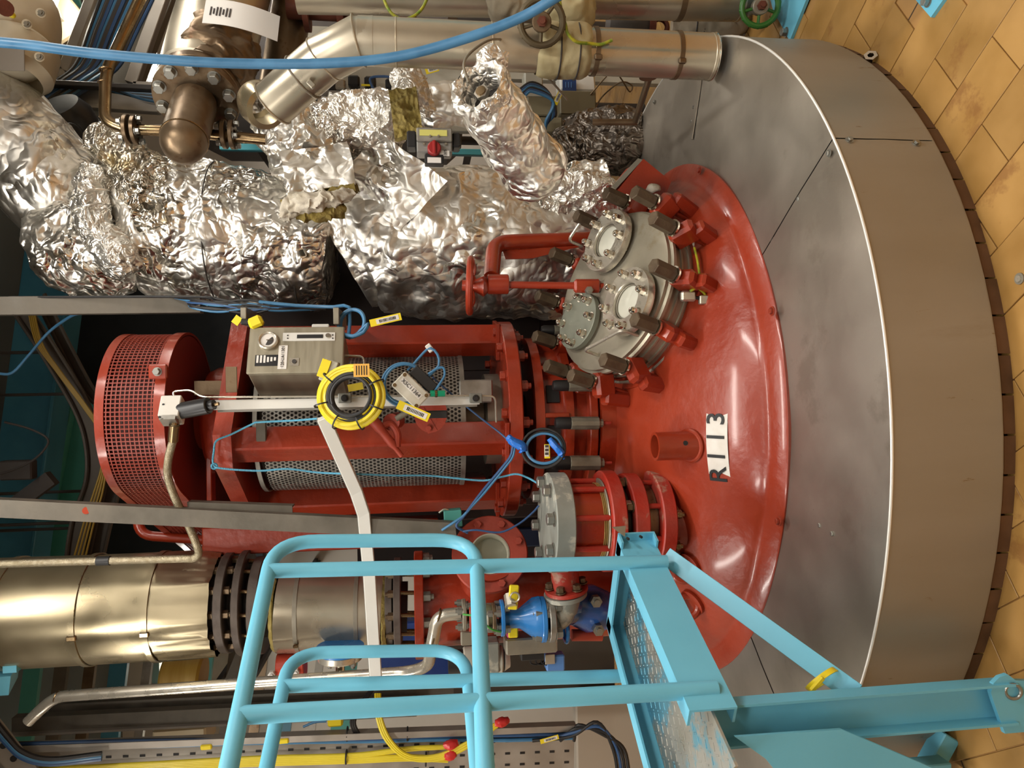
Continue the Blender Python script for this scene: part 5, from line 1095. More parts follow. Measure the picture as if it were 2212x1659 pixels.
# ------------------------------------------------------------------ jacketed pipes beside the foil work
RY = -.56
pp = thing('jacketed_pipe', 'vertical pipe in bare metal jacket ending above the vessel rim', 'pipe', at(1540, 123, RY))
pt, pb = at(775, 88, RY), at(1538, 123, RY); pr_ = .0795
MB().lathe([(pr_-.02, -.002), (pr_+.001, 0), (pr_+.0015, .012), (pr_, .014), (pr_, (pt-pb).length)], pb, pt-pb, 48).build('jacket', PIPEM, pp)
MB().lathe([(.0001, .01), (pr_-.01, .01)], pb, pt-pb, 40).build('end_cap', DARK, pp); MB().torus(pb, pb-pt, pr_, .0035, 48, 8).build('end_rim', CHROME, pp)
for x in (852, 1050): q = pt.lerp(pb, (x-775)/763); MB().torus(q, pb-pt, pr_, .0025, 48, 6).build('bead', PIPEM, pp)
for x in (1272, 1455):
    q = pt.lerp(pb, (x-775)/763); MB().lathe([(pr_-.001, -.009), (pr_+.003, -.008), (pr_+.003, .008), (pr_-.001, .009)], q, pb-pt, 48).build('strap', RUSTY, pp)
    MB().box(q+V((-.05, -.068, 0)), (.018, .016, .026), b=.003).build('buckle', RUSTY, pp)
el2 = thing('mitred_pipe', 'slanting mitred metal pipe jacket joining the vertical pipe', 'pipe', at(590, 220, -.1))
Q = [pt-(pt-at(700, 128, -.52)).normalized()*.0, at(700, 128, -.52), at(590, 224, -.42)]
MB().tube([pt+(pb-pt).normalized()*.05, pt, Q[1], Q[2]], .0805, 44).build('jacket', PIPEM, el2)
for q, d, r in ((pt+V((0, 0, 0)), (pb-pt).normalized()*.5+(pt-Q[1]).normalized()*.5, .0855), (Q[1]+V((.0, 0, .0)), Q[1]-Q[2], .0815), (Q[2], Q[1]-Q[2], .0825)): MB().torus(q, d, r, .003, 48, 6).build('bead', PIPEM, el2)
q = at(655, 167, -.48); MB().torus(q, Q[2]-Q[1], .0825, .004, 48, 6).build('strap', STEELD, el2); MB().box(at(672, 182, -.56), (.03, .015, .02), (V((.7, 0, .7)), V((0, 1, 0)), V((-.7, 0, .7))), .003).build('buckle', STEELD, el2)
br2 = thing('brass_coloured_pipe', 'heat tinted short pipe coupling at the end of the mitred jacket', 'pipe', at(575, 230, -.1))
MB().lathe([(.055, 0), (.075, .005), (.08, .03), (.08, .07), (.07, .1), (.055, .11)], at(578, 236, -.41), at(540, 205, -.32)-at(578, 236, -.41), 40).build('coupling', PIPEY, br2)
jk = thing('canvas_jacket', 'quilted canvas insulation jacket wrapped on the vertical metal pipe', 'insulation jacket', at(1215, 110, RY))
foil_tube([at(1158, 108, RY), at(1175, 109, RY), at(1215, 110, RY), at(1255, 112, RY), at(1270, 113, RY)], [.08, .091, .093, .091, .08], .014, 70, 50, 1.2, cap=False).build('wrap', JACK, jk, 60)
for x in (1203, 1243): MB().torus(at(x, 111, RY), pb-pt, .0935, .003, 50, 6).build('seam', DARK, jk)
jk2 = thing('canvas_jacket', 'stained canvas jacket flap hanging on the outer pipe', 'insulation jacket', at(1255, 40, -.4))
foil_tube([at(1215, -20, -.38), at(1225, 10, -.42), at(1250, 45, -.42), at(1262, 65, -.4)], [.08, .1, .08, .04], .03, 50, 50, 1.4).build('wrap', JACK, jk2, 60)
jk3 = thing('canvas_jacket', 'grey canvas wrap on the outer pipe beyond the dark handwheel', 'insulation jacket', at(1110, 10, -.35))
foil_tube([at(1065, -8, -.34), at(1090, -5, -.36), at(1130, 0, -.36), at(1150, 5, -.34)], [.07, .1, .1, .07], .03, 50, 50, 1.4).build('wrap', mat('grey_canvas', (140, 128, 108), (156, 144, 122), rough=.9, bump=.2, bs=40), jk3, 60)
# outer pipe
OY = -.3
op = thing('jacketed_pipe', 'outer metal jacketed pipe along the very edge of the frame', 'pipe', at(1600, 0, OY))
o0, o1 = at(640, -22, OY), at(1598, -2, OY)
MB().lathe([(.06, -.002), (.083, 0), (.0845, .012), (.083, .014), (.083, (o1-o0).length)], o1, o0-o1, 48).build('jacket', PIPEM, op)
for x in (1458, 1070): q = o0.lerp(o1, (x-640)/958); MB().lathe([(.0825, -.012), (.0865, -.011), (.0865, .011), (.0825, .012)], q, o1-o0, 48).build('strap', RUSTY, op)
MB().cyl(o1, o1+(o1-o0).normalized()*.03, .07, n=30).build('end_ring', STEELD, op)
oe = thing('wrapped_elbow', 'grey cloth wrapped pipe elbow bound with cord above the floor', 'insulated elbow', at(1510, 70, -.1))
foil_tube([at(1450, 60, 0), at(1500, 62, -.02), at(1550, 62, -.03), at(1590, 45, -.06), at(1600, 20, -.1)], [.05, .06, .065, .06, .05], .014, 50, 60, 1.6).build('wrap', mat('grey_wrap', (146, 132, 112), (164, 150, 130), rough=.8, ns=9, bump=.2, bs=30), oe, 60)
for i, x in enumerate((1495, 1512, 1532)): MB().torus(at(x, 62, -.02), (.05, 0, 1), .064, .003, 40, 6).build('cord', DARK, oe)
dk = thing('dark_valve_body', 'dark sooty valve body in the gap between the two jacketed pipes', 'valve', at(1390, 70, .15))
MB().lathe([(.0001, -.11), (.05, -.1), (.07, -.05), (.075, .02), (.05, .09), (.0001, .1)], at(1355, 50, .15), (0, 0, 1), 30).build('body', mat('soot', (70, 64, 60), (90, 82, 76), rough=.6, metal=.3), dk)
MB().cyl(at(1408, 55, .15), at(1396, 55, .15), .07, n=26).build('flange', RUST, dk); MB().torus(at(1425, 58, .15), (0, 1, 0), .036, .012, 26, 8).build('ring', RUST, dk)
# handwheels
def handwheel(c, d, R, m, hubm, name, label, n=5, tooth=True):
    t = thing(name, label, 'handwheel', V(c)-UP*R); a, b, d = basis(d)
    MB().torus(c, d, R, R*.16, 40, 10).build('rim', m, t)
    if tooth:
        for k in range(14):
            u = 2*PI*(k+.5)/14; MB().sphere(V(c)+(a*math.cos(u)+b*math.sin(u))*R*1.05, R*.13, 8, 6).build('grip', m, t)
    for k in range(n):
        u = 2*PI*k/n+.3; r = a*math.cos(u)+b*math.sin(u); MB().tube([V(c)+r*R*.3, V(c)+r*R*.95], R*.09, 8).build('spoke', m, t)
    MB().cyl(V(c)-V(d)*.02, V(c)+V(d)*.016, R*.46, n=24, bev=.003).build('hub', hubm, t); inst('nut', hexmesh('nut', RUST), t, frame(V(c)+V(d)*.016, d, s=R*.5))
    MB().cyl(V(c)-V(d)*.14, V(c)-V(d)*.02, .014, n=12).build('stem', STEELD, t)
    return t
handwheel(at(1170, 48, -.7), (-.35, -.9, .1), .07, mat('sooty_wheel', (78, 66, 46), (96, 84, 60), rough=.6, metal=.3), RUSTY, 'handwheel', 'dark sooty valve handwheel in front of the jacketed pipes')
handwheel(at(1642, 14, -.45), (-.3, -.9, .15), .068, GREENP, STEELD, 'handwheel', 'green valve handwheel at the end of the outer pipe')
# strut, base plates, loose nut
su = thing('pipe_support', 'thin brown support strut under the vertical metal pipe', 'strut', at(1372, 262, .1))
MB().cyl(at(1405, 160, -.5), at(1372, 262, -.05), .013, n=14).build('strut', RUSTY, su); MB().cyl(at(1280, 264, -.02), at(1376, 264, -.05), .014, n=12).build('crossbar', RUSTY, su); MB().cyl(at(1400, 158, -.54), at(1400, 168, -.54), .032, n=20).build('foot_ring', RUSTY, su)
bp = thing('blue_post', 'sky blue steel post footing beside the green handwheel', 'post', atz(1705, 60))
q = atz(1700, 55); th = math.radians(-55.3); ux, uy = V((math.cos(th), math.sin(th), 0)), V((-math.sin(th), math.cos(th), 0))
MB().prism([atz(1712, 89), atz(1748, 0), atz(1790, -110), atz(1640, -110), atz(1676, 22)], (0, 0, .012)).build('base_plate', BLUE, bp)
MB().box(atz(1715, -190)+V((0, 0, .9)), (.12, .12, 1.8), (ux, uy, UP), .004).build('upright', BLUE, bp); inst('bolt', hexmesh('bolt', ZINC), bp, frame(atz(1705, 70)+V((0, 0, .012)), (0, 0, 1), s=.03))
bp2 = thing('blue_pedestal', 'corner of a sky blue base plate bolted to the tile floor', 'base plate', atz(2015, 10))
MB().prism([atz(2019, 38), atz(2046, 0), atz(2100, -90), atz(1930, -90), atz(1986, 0)], (0, 0, .012)).build('plate', BLUE, bp2); MB().box(atz(2015, -60)+V((0, 0, .35)), (.1, .1, .7), (ux, uy, UP), .004).build('upright', BLUE, bp2); inst('bolt', hexmesh('bolt', ZINC), bp2, frame(atz(2014, 4)+V((0, 0, .012)), (0, 0, 1), s=.025))
p = atz(1880, 126, .002); M = Matrix.Translation(p) @ Matrix.Rotation(.5, 4, 'Z') @ Matrix.Rotation(1.15, 4, 'X') @ Matrix.Scale(.036, 4)
nb_ = MB().ring((0, 0, -.35), (0, 0, .35), .58, .28, 6); nb_.v = [tuple(M @ V(q)) for q in nb_.v]
tag(nb_.build('loose_nut', CHROME), 'loose shiny hexagon nut lying on floor tiles against the vessel', 'nut')
p = atz(2204, 602); fl_ = thing('floor_bolt', 'flush steel floor bolt at the frame edge', 'bolt', p); MB().cyl(p, p+V((0, 0, .004)), .014, n=20).build('washer', STEELD, fl_); MB().cyl(p, p+V((0, 0, .007)), .008, n=12).build('head', STEEL, fl_)
# earth wires
for lab, P_ in (('yellow green earth wire drooping in a loop from the outer pipe', [at(826, -10, -.5), at(838, 18, -.5), at(852, 34, -.5), at(872, 42, -.5), at(895, 34, -.5), at(912, 18, -.5), at(926, -10, -.5)]), ('yellow green earth wire hanging down over the canvas jacket', [at(1207, -10, -.72), at(1214, 30, -.72), at(1222, 55, -.7), at(1226, 72, -.69), at(1245, 90, -.68), at(1275, 94, -.665), at(1298, 96, -.66), at(1322, 87, -.66)])):
    tag(MB().tube(P_, .0055, 10, 6).build('earth_wire', YELG), lab, 'wire', 'earth wires by the jacketed pipes')
# capped pipe
cp = thing('capped_pipe', 'brown steel pipe with bolted flange and domed end cap', 'pipe', at(400, 340, -.1))
CY = -.15; k0 = at(393, 318, -.36); k1 = at(424, 214, -.16); k3 = at(530, -150, .35); kd = (k1-k0).normalized()
MB().lathe([(.0001, -.012), (.04, -.005), (.066, .018), (.078, .045), (.081, .075), (.081, (k1-k0).length)], k0-kd*.03, kd, 40).build('cap', RUSTY, cp)
MB().torus(k0+kd*.05, kd, .0815, .003, 40, 6).build('weld', BRONZE, cp)
cf_ = MB().ring(k1-kd*.006, k1+kd*.03, .158, .06, 48, .003).build('flange', RUSTY, cp); MB().ring(k1+kd*.036, k1+kd*.075, .158, .06, 48, .003).build('flange', RUSTY, cp)
bolts(cf_, k1-kd*.006, -kd, .13, 10, .04, ZINC, 'bolt', ph=.2)
kd2 = (k3-k1).normalized()
MB().lathe([(.13, 0), (.16, .03), (.17, .3), (.175, (k3-k1).length)], k1+kd*.08, kd2, 44).build('pipe', PIPEM, cp)
b = foil_tube([k1+kd*.08+V((.02, -.01, -.04)), k1+kd*.16+V((.025, -.02, -.05)), k1+kd2*.3+V((.03, -.01, -.05))], [.13, .15, .14], .03, 60, 40, 2); b.build('torn_wrap', RUSTY, cp, 60)
b = MB().grid(lambda u, v: k1+kd2*(.28+.22*v)+(basis(kd2, (0, -1, 0))[0]*math.cos(1.3-1.7*u*1.3)+basis(kd2, (0, -1, 0))[1]*math.sin(1.3-1.7*u*1.3))*(.157+.05*max(0, u-.6)), 16, 4); 
lbp = thing('paper_label', 'white paper data sheet wrapped on the capped pipe', 'label', at(520, 60, -.2))
a_, b_, _ = basis(kd2, (0, -1, 0)); lc = at(520, 45, -.28)
L0, L1, L2, L3 = at(447, 0, -.2), at(438, 52, -.2), at(600, 92, -.16), at(606, 38, -.16)
def fl2(u, v): p = (L1.lerp(L2, u)).lerp(L0.lerp(L3, u), v); return p+V((0, -.035*math.sin(PI*u)-.01, .0))
b = MB().grid(fl2, 16, 6); t0 = list(b.v); k = len(t0); b.add([V(q)+V((0, .002, 0)) for q in t0], []); b.f += [tuple(i+k for i in q[::-1]) for q in b.f[:96]]; b.build('sheet', PAPER, lbp)
for i in range(7): q = fl2(.10+.045*i, .5)+V((0, -.0025, 0)); MB().box(q, (.034-.012*(i % 3 == 1), .001, .006), (V((.95, 0, -.2)), V((0, 1, 0)), V((.2, 0, .95)))).build('print', DARK, lbp)
for s, e0, e1, lab in ((-1, (372, 283), (285, 280), ''), (1, (425, 288), (575, 302), '')):
    MB().cyl(at(*e0, CY), at(*e1, CY), .021, n=18).build('side_pipe', BRONZE, cp)
for x, y in ((276, 279), (293, 281), (485, 290), (502, 291)):
    q = at(x, y, CY); MB().ring(q-UP*.008, q+UP*.008, .055, .02, 34, .002).build('small_flange', RUSTY, cp)
for x, y, s in ((270, 279, 1), (299, 281, -1), (479, 290, 1), (508, 291, -1)): bolts(cp, at(x, y, CY), (0, 0, s), .041, 4, .024, ZINC, 'bolt', ph=.4)
bz = thing('bronze_tube', 'bent bronze coloured tube rising past the cable ladder', 'pipe', at(230, 270, -.1))
MB().tube(fillet([at(330, -60, -.05), at(228, 158, -.1), at(226, 262, CY), at(275, 279, CY)], .06), .0215, 16).build('tube', BRONZE, bz)
for x, y in ((228, 150), (225, 178), (228, 252)): MB().torus(at(x, y, CY+.04), (0.0+.3, 0, .0)if 0 else (1, 0, .1), .0215, .003, 20, 6).build('weld', BRONZE, bz)
rp = thing('rusty_pipe', 'dark rusty flanged pipe behind the mitred jacket', 'pipe', at(690, 60, .3))
MB().cyl(at(620, 15, .3), at(900, 30, .3), .05, n=24).build('pipe', RUST, rp); MB().ring(at(655, 18, .3), at(667, 18, .3), .1, .04, 36).build('flange', RUST, rp); MB().ring(at(728, 20, .3), at(742, 20, .3), .1, .04, 36).build('flange', RUST, rp)
vr = thing('brown_duct', 'tall dull brown pipe beside the lit tube', 'pipe', at(610, 100, .4)); MB().cyl(at(640, -40, .4), at(600, 200, .5), .09, n=30).build('pipe', RUSTY, vr)
# ------------------------------------------------------------------ background on the right
mc = thing('instrument_cabinet', 'white instrument cabinet with small blue screen on stand', 'cabinet', at(1275, 190, .9))
BYc = .9
MB().box(at(1243, 185, BYc), (.14, .12, .2), (V((.97, .2, 0)), V((-.2, .97, 0)), UP), .01).build('case', WHITEP, mc); MB().box(at(1230, 183, BYc-.085), (.068, .004, .075)).build('screen', mat('blue_screen', (20, 62, 120), rough=.3, rv=0), mc)
MB().box(at(1243, 232, BYc-.03), (.13, .14, .2), b=.006).build('lower_box', mat('olive_box', (120, 112, 88), rough=.5), mc); MB().box(at(1260, 170, BYc+.1), (.05, .05, 1.2)).build('stand', GREYP, mc)
for i in range(3): MB().box(at(1222+6*i, 183, BYc-.088), (.03, .001, .004)).build('glyph', mat('screen_text', (90, 140, 200), rough=.4, rv=0), mc)
for i, (x, y, wx, wy, lab) in enumerate(((1168, 236, 66, 44, 'olive terminal box beside the white cabinet'), (1182, 277, 60, 34, 'lower olive terminal box with blue leads'), (1150, 190, 40, 60, 'small pale cabinet behind foil valve sleeve'))):
    t = thing('terminal_box', lab, 'box', at(x+wx/2, y, .55)); MB().box(at(x, y, .55), (wy*pxm(.55), .1, wx*pxm(.55)), b=.006).build('box', mat('olive_box', (120, 112, 88)) if i < 2 else GREYP, t)
for i in range(6):
    t = tag(MB().tube([at(1120+3*i, 195+2*i, .35), at(1150, 178+4*i, .35), at(1185+2*i, 200+4*i, .38), at(1200-4*i, 245+3*i, .42), at(1178, 260+4*i, .45)], .007, 8, 6).build('control_cable', (BLACK, CBLUED, CBLUE)[i % 3]), ['looping black cable behind the foil valve sleeve', 'looping dark blue cable behind the foil valve sleeve', 'looping pale blue cable behind the foil valve sleeve'][i % 3], 'cable', 'cables at the terminal boxes')
tagcard('yellow_marker', 'yellow cable marker on the olive terminal box', at(1205, 212, .5), (.9, 0, -.45), (.45, 0, .9), .07, .025)
tagcard('yellow_marker', 'yellow framed tag hanging behind the foil hood', at(933, 150, .74), (.3, 0, -.95), (.95, 0, .3), .07, .035)
for i, (P_, lab) in enumerate((([at(1275, 205, .8), at(1310, 165, .75), at(1330, 150, .7)], 'thin lead rising from the white cabinet'), ([at(1280, 248, .8), at(1300, 210, .8), at(1340, 178, .7), at(1365, 185, .7), at(1360, 198, .7), at(1345, 175, .65), at(1335, 160, .6)], 'thin looped lead hanging over the far floor'))):
    tag(MB().tube(P_, .004, 6, 6).build('instrument_lead', RUSTY), lab, 'wire')
# equipment rack behind the slanting pipe
def glow(t, p, e):
    ld = bpy.data.lights.new('lamp_point', 'POINT'); ld.energy = e; ld.shadow_soft_size = .04; ld.color = (1, .93, .78); lo = bpy.data.objects.new('lamp_point', ld); COL.objects.link(lo); lo.parent = t; lo.location = V(p)-t.location
rk = thing('valve_rack', 'dim grey panel with black valves behind the foil arm', 'panel', at(830, 230, .8))
MB().box(at(850, 175, .95), (.55, .04, .95), b=.005).build('back_board', GREYP, rk)
for x, y, c in ((715, 190, BLACKM), (735, 185, STEEL), (765, 178, BLACKM), (800, 180, BLACKM), (845, 185, BLACKM)): MB().box(at(x, y, .85), (.06, .06, .06), b=.01).build('valve', c, rk)
MB().box(at(720, 212, .85), (.05, .08, .5)).build('rail', GALV, rk)
for x, y in ((716, 217), (790, 184)): MB().box(at(x, y, .8), (.01, .004, .045)).build('marker', YEL, rk)
MB().tube([at(810, 200, .75), at(800, 170, .75), at(830, 165, .75), at(870, 168, .75), at(868, 130, .75), at(890, 128, .75), at(912, 135, .75), at(930, 150, .75)], .007, 8, 6).build('hose', CBLUED, rk)
pk = thing('pink_notice', 'pink paper notice behind the drooping earth wire', 'notice', at(885, 18, .3)); MB().box(at(886, 18, .3), (.035, .003, .13)).build('sheet', mat('pink_paper', (206, 70, 130), rough=.6, rv=0), pk)
for i in range(3): MB().box(at(886, 12+5*i, .297), (.004, .002, .05)).build('line', INK, pk)
dkp = thing('darkening_shape', 'dark grey tank shape added to darken the gap behind the foil pipes', 'tank', at(900, 60, 1.6))  # added shape, only darkens the background between the pipes
MB().lathe([(.0001, 0), (.42, .03), (.5, .12), (.5, 1.5), (.4, 1.7), (.0001, 1.8)], V((2.1, 1.7, 1.1)), UP, 48).build('shell', mat('darkening_grey', (86, 80, 78), (98, 92, 88), rough=.6), dkp)
for a in (-2.2, -.9, .9, 2.2): MB().cyl(V((2.1+.42*math.cos(a), 1.7+.42*math.sin(a), 0)), V((2.1+.42*math.cos(a), 1.7+.42*math.sin(a), 1.2)), .03, n=12).build('leg', DARK, dkp)
# lit tube lamp in view and cable ladder
lt = thing('tube_lamp', 'short bright lamp tube glowing between the brown pipes', 'light', at(600, 110, .5)); glow(lt, at(592, 105, .45), 5); MB().cyl(at(588, 90, .5), at(598, 125, .5), .016, n=14).build('tube', mat('lamp_glow', (255, 250, 240), rough=.4, rv=0, em=9), lt); MB().cyl(at(598, 125, .5), at(601, 133, .5), .018, n=12).build('socket', WHITEP, lt); MB().box(at(585, 108, .56), (.11, .02, .03)).build('holder', GREYP, lt)
l2 = thing('tube_lamp', 'long bright fluorescent tube behind the white actuator', 'light', at(100, 50, 1.0)); glow(l2, at(112, 5, .9), 14); MB().cyl(at(130, -40, 1.0), at(100, 55, .9), .02, n=14).build('tube', MATS['lamp_glow'], l2); MB().box(at(108, -15, 1.06), (.3, .1, .04), (V((.95, .1, .28)), V((0, 1, 0)), V((-.28, 0, .95)))).build('reflector', HOUS, l2)
cl_ = thing('cable_ladder', 'pale steel cable ladder rails slanting past the bronze tube', 'cable ladder', at(150, 180, .9))
LY = .9
def rail(P_, wd, nm='rail', m=TRAY):
    for i in range(len(P_)-1):
        a, b = P_[i], P_[i+1]; d = (b-a).normalized(); sd = d.cross(V((0, -1, 0))).normalized(); MB().box((a+b)/2, ((b-a).length, wd, .05), (d, sd, sd.cross(d)), .003).build(nm, m, cl_)
rail([at(222, -60, LY), at(140, 155, LY)], .05); rail([at(142, 155, LY), at(78, 186, LY)], .045); rail([at(370, -60, LY), at(285, 182, LY)], .06)
rail([at(290, 185, LY), at(345, 187, LY)], .03); rail([at(20, 235, LY+.05), at(140, 208, LY+.05)], .06); rail([at(140, 212, LY+.02), at(345, 225, LY+.02)], .1)
rail([at(10, 176, LY-.1), at(345, 193, LY-.1)], .025, 'crossbar', DARK); rail([at(330, -60, LY+.12), at(240, 180, LY+.12)], .3, 'tray_floor', mat('tray_dark', (120, 112, 100), rough=.6))
for i in range(14):
    u = i/13; m = (BLACK, CBLUE, DARK, CBLUED, CBLUE, DARK, CBLUED)[i % 7]
    nm = ('thin black', 'bright blue', 'dark grey', 'navy blue', 'light blue', 'sooty grey', 'deep blue')[i % 7]
    P_ = [at(232+118*u, -40, LY-.02), at(195+105*u, 60, LY-.03), at(165+95*u, 140, LY-.04), at(120+90*u, 178, LY-.06), at(60+80*u, 215+6*(i % 3), LY-.08), at(10+70*u, 262, LY-.1)]
    t = thing('ladder_cable', '%s cable on the slanting ladder, strand %s the bronze tube' % (nm, 'left of' if i < 7 else 'beneath'), 'cable', P_[2], 'cables on the slanting ladder'); MB().tube(P_, (.012, .009, .014)[i % 3], 8, 5).build('cable', m, t)
for i in range(5):
    P_ = [at(215+10*i, 195, LY-.06), at(270+8*i, 200+3*i, LY-.05), at(345, 205+4*i, LY-.04)]; tag(MB().tube(P_, .008, 8, 5).build('crossing_cable', (CBLUE, BLACK)[i % 2]), ('blue', 'black')[i % 2]+' cable crossing the ladder toward the capped pipe', 'cable', 'cables crossing the ladder')
wa = thing('white_actuator', 'bulky off white cast actuator with grey nameplate', 'actuator', at(40, 170, .2))
WA = mat('cast_cream', (206, 194, 168), (216, 204, 180), rough=.5, ns=6)
c = at(28, 60, .25); b = MB().sphere(c, .23, 36, 24, (1.0, .8, .78)); b.v = [tuple(V(p)+(V(p)-c).normalized()*.012*noise.noise(V(p)*9)) for p in b.v]; b.build('housing', WA, wa, 60)
MB().lathe([(.0001, -.09), (.12, -.09), (.15, -.06), (.15, .06), (.12, .1)], at(35, 128, .18), V((-.9, -.3, .1)), 40).build('cover', WA, wa)
MB().box(at(18, 125, .02), (.1, .006, .12), b=.004).build('nameplate', mat('plate_grey', (140, 132, 122), rough=.5), wa)
MB().cyl(at(8, 15, .0), at(12, 18, -.02), .03, n=16).build('dark_cap', RUST, wa); MB().sphere(at(27, 33, .02), .012, 10, 8).build('yellow_plug', YEL, wa)
for x, y in ((58, 52), (88, 28), (85, 123)): MB().cyl(at(x, y, .08), at(x, y, .06), .018, n=14).build('lug', WA, wa); inst('screw', hexmesh('screw', STEELD), wa, frame(at(x, y, .06), (0, -1, 0), s=.02))
tp = thing('teal_cabinet', 'pale teal plate behind the cable ladder', 'panel', at(110, 150, 1.3)); MB().box(at(120, 90, 1.35), (.55, .04, .4), (V((.95, 0, .3)), V((0, 1, 0)), V((-.3, 0, .95)))).build('plate', TEAL, tp); MB().cyl(at(152, 42, 1.3), at(152, 42, 1.27), .05, n=20).build('port', TEAL, tp)
bpz = thing('beige_duct', 'beige boxed duct crossing behind the white actuator', 'duct', at(130, 80, 1.1)); MB().box(at(125, 70, 1.15), (.2, .14, .34), (V((.8, 0, .6)), V((0, 1, 0)), V((-.6, 0, .8))), .01).build('box', mat('beige_box', (186, 168, 136), rough=.6), bpz)
dm = thing('dark_motor', 'round black motor in the gap under the cable channel', 'motor', at(160, 320, .7)); MB().lathe([(.0001, -.12), (.1, -.12), (.13, -.08), (.13, .08), (.1, .14), (.0001, .14)], at(160, 285, .7), V((.6, -.7, .2)), 36).build('body', BLACKM, dm); MB().cyl(at(160, 285, .7), at(152, 290, .5), .05, n=18).build('shaft_cover', BLACK, dm)
# ------------------------------------------------------------------ overhead: beams, trays, cables above the belt guard
bb_ = thing('blue_overhead_beam', 'deep blue overhead beam in shadow above the belt guard', 'beam', at(60, 850, 1.6))
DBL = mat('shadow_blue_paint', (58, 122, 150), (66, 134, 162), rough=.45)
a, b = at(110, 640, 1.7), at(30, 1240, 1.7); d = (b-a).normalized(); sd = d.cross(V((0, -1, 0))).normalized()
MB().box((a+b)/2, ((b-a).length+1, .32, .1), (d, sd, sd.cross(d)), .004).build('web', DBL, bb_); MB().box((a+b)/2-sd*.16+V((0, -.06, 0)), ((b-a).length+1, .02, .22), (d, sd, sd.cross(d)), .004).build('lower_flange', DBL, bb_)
gb = thing('green_overhead_beam', 'dull green overhead beam seen past the slanting channel', 'beam', at(150, 1100, 1.9))
a, b = at(195, 880, 2.0), at(110, 1330, 2.0); d = (b-a).normalized(); sd = d.cross(V((0, -1, 0))).normalized()
MB().box((a+b)/2, ((b-a).length+.2, .13, .1), (d, sd, sd.cross(d)), .004).build('web', TEAL, gb); MB().box((a+b)/2+sd*.07+V((0, -.04, 0)), ((b-a).length+.2, .015, .16), (d, sd, sd.cross(d)), .003).build('flange', TEAL, gb)
TRD = mat('dark_tray', (86, 80, 74), (100, 94, 86), rough=.6, metal=.4)
def hang(t, p, n='hanger'): MB().cyl(p, V((p.x, p.y, 4.06)), .008, n=8).build(n, DARK, t)
def wallarm(t, p): MB().box(V((p.x, (p.y+3.72)/2, p.z)), (.03, 3.72-p.y, .03)).build('wall_arm', DARK, t)
for k, (P_, wd, lab) in enumerate((([at(40, 655, .9), at(110, 760, .9), at(180, 880, .9), at(205, 960, .9), at(205, 1040, .9), at(175, 1130, .9), at(160, 1230, .9)], .075, 'dark perforated tray curving over the belt guard'), ([at(90, 640, 1.0), at(150, 760, 1.0), at(200, 850, 1.0), at(235, 870, 1.0)], .05, 'second dark tray branching toward the belt guard'), ([at(255, 1000, 1.0), at(245, 1060, 1.0), at(225, 1140, 1.0), at(205, 1230, 1.0)], .07, 'dark tray passing beneath the slanting channel'))):
    t = thing('cable_tray', lab, 'cable tray', P_[2]); C = catmull(P_, 6); hang(t, P_[1]+V((0, .03, 0))); hang(t, P_[-2]+V((0, .03, 0))); MB().strip(C, (C[-1]-C[0]).normalized().cross(V((0, -1, 0))), wd, .01).build('floor', TRD, t)
    for s in (-1, 1):
        sd = [((C[min(i+1, len(C)-1)]-C[max(i-1, 0)]).normalized().cross(V((0, -1, 0)))).normalized()*wd*.5*s for i in range(len(C))]; MB().tube([C[i]+sd[i]+V((0, -.02, 0)) for i in range(len(C))], .01, 6).build('side_lip', TRD, t)
for i in range(4):
    P_ = [at(60+4*i, 665, .85), at(78+4*i, 740, .82), at(120+3*i, 800, .82), at(180+3*i, 880, .82), at(222+2*i, 945, .8), at(228-3*i, 1010, .8), at(222-6*i, 1060, .8), at(205-7*i, 1120, .8), at(185-8*i, 1200, .8)]
    tag(MB().tube(P_, .005, 6, 6).build('thin_cable', mat('ochre_cable', (170, 140, 50), rough=.5, rv=0)), 'thin ochre cable following the dark curved tray', 'cable', 'ochre cables on the curved tray')
tag(MB().tube([at(-10, 806, .3), at(25, 806, .3), at(60, 770, .3), at(105, 718, .3), at(150, 685, .25), at(175, 676, .2)], .006, 8, 6).build('drooping_cable', CBLUE), 'pale blue cable drooping in shadow above the belt guard', 'cable')
tag(MB().tube([at(10, 912, .5), at(60, 925, .5), at(100, 945, .5), at(100, 965, .5), at(70, 995, .5), at(20, 1018, .5), at(-20, 1028, .5)], .005, 8, 6).build('hanging_wire', DARK), 'thin dark wire looped below the deep blue beam', 'wire')
db2 = thing('dark_bracket', 'dark hanger bracket over the slanting channel', 'bracket', at(60, 1040, .6)); MB().box(at(40, 1015, .6), (.09, .06, .14), b=.006).build('plate', DARK, db2); MB().box(at(75, 1060, .65), (.07, .05, .2), (V((.8, 0, .6)), V((0, 1, 0)), V((-.6, 0, .8)))).build('arm', DARK, db2)
dw = thing('shade_backdrop', 'near black plate standing in for the shade above the drive', 'deck', V((0, 1.9, 2.7)))
MB().box(V((-.1, 2.6, 3.35)), (3.2, .12, 1.5)).build('shade_plate', mat('near_black', (16, 20, 24), (24, 28, 32), rough=.7), dw)  # near black sheet added to paint the gloom overhead
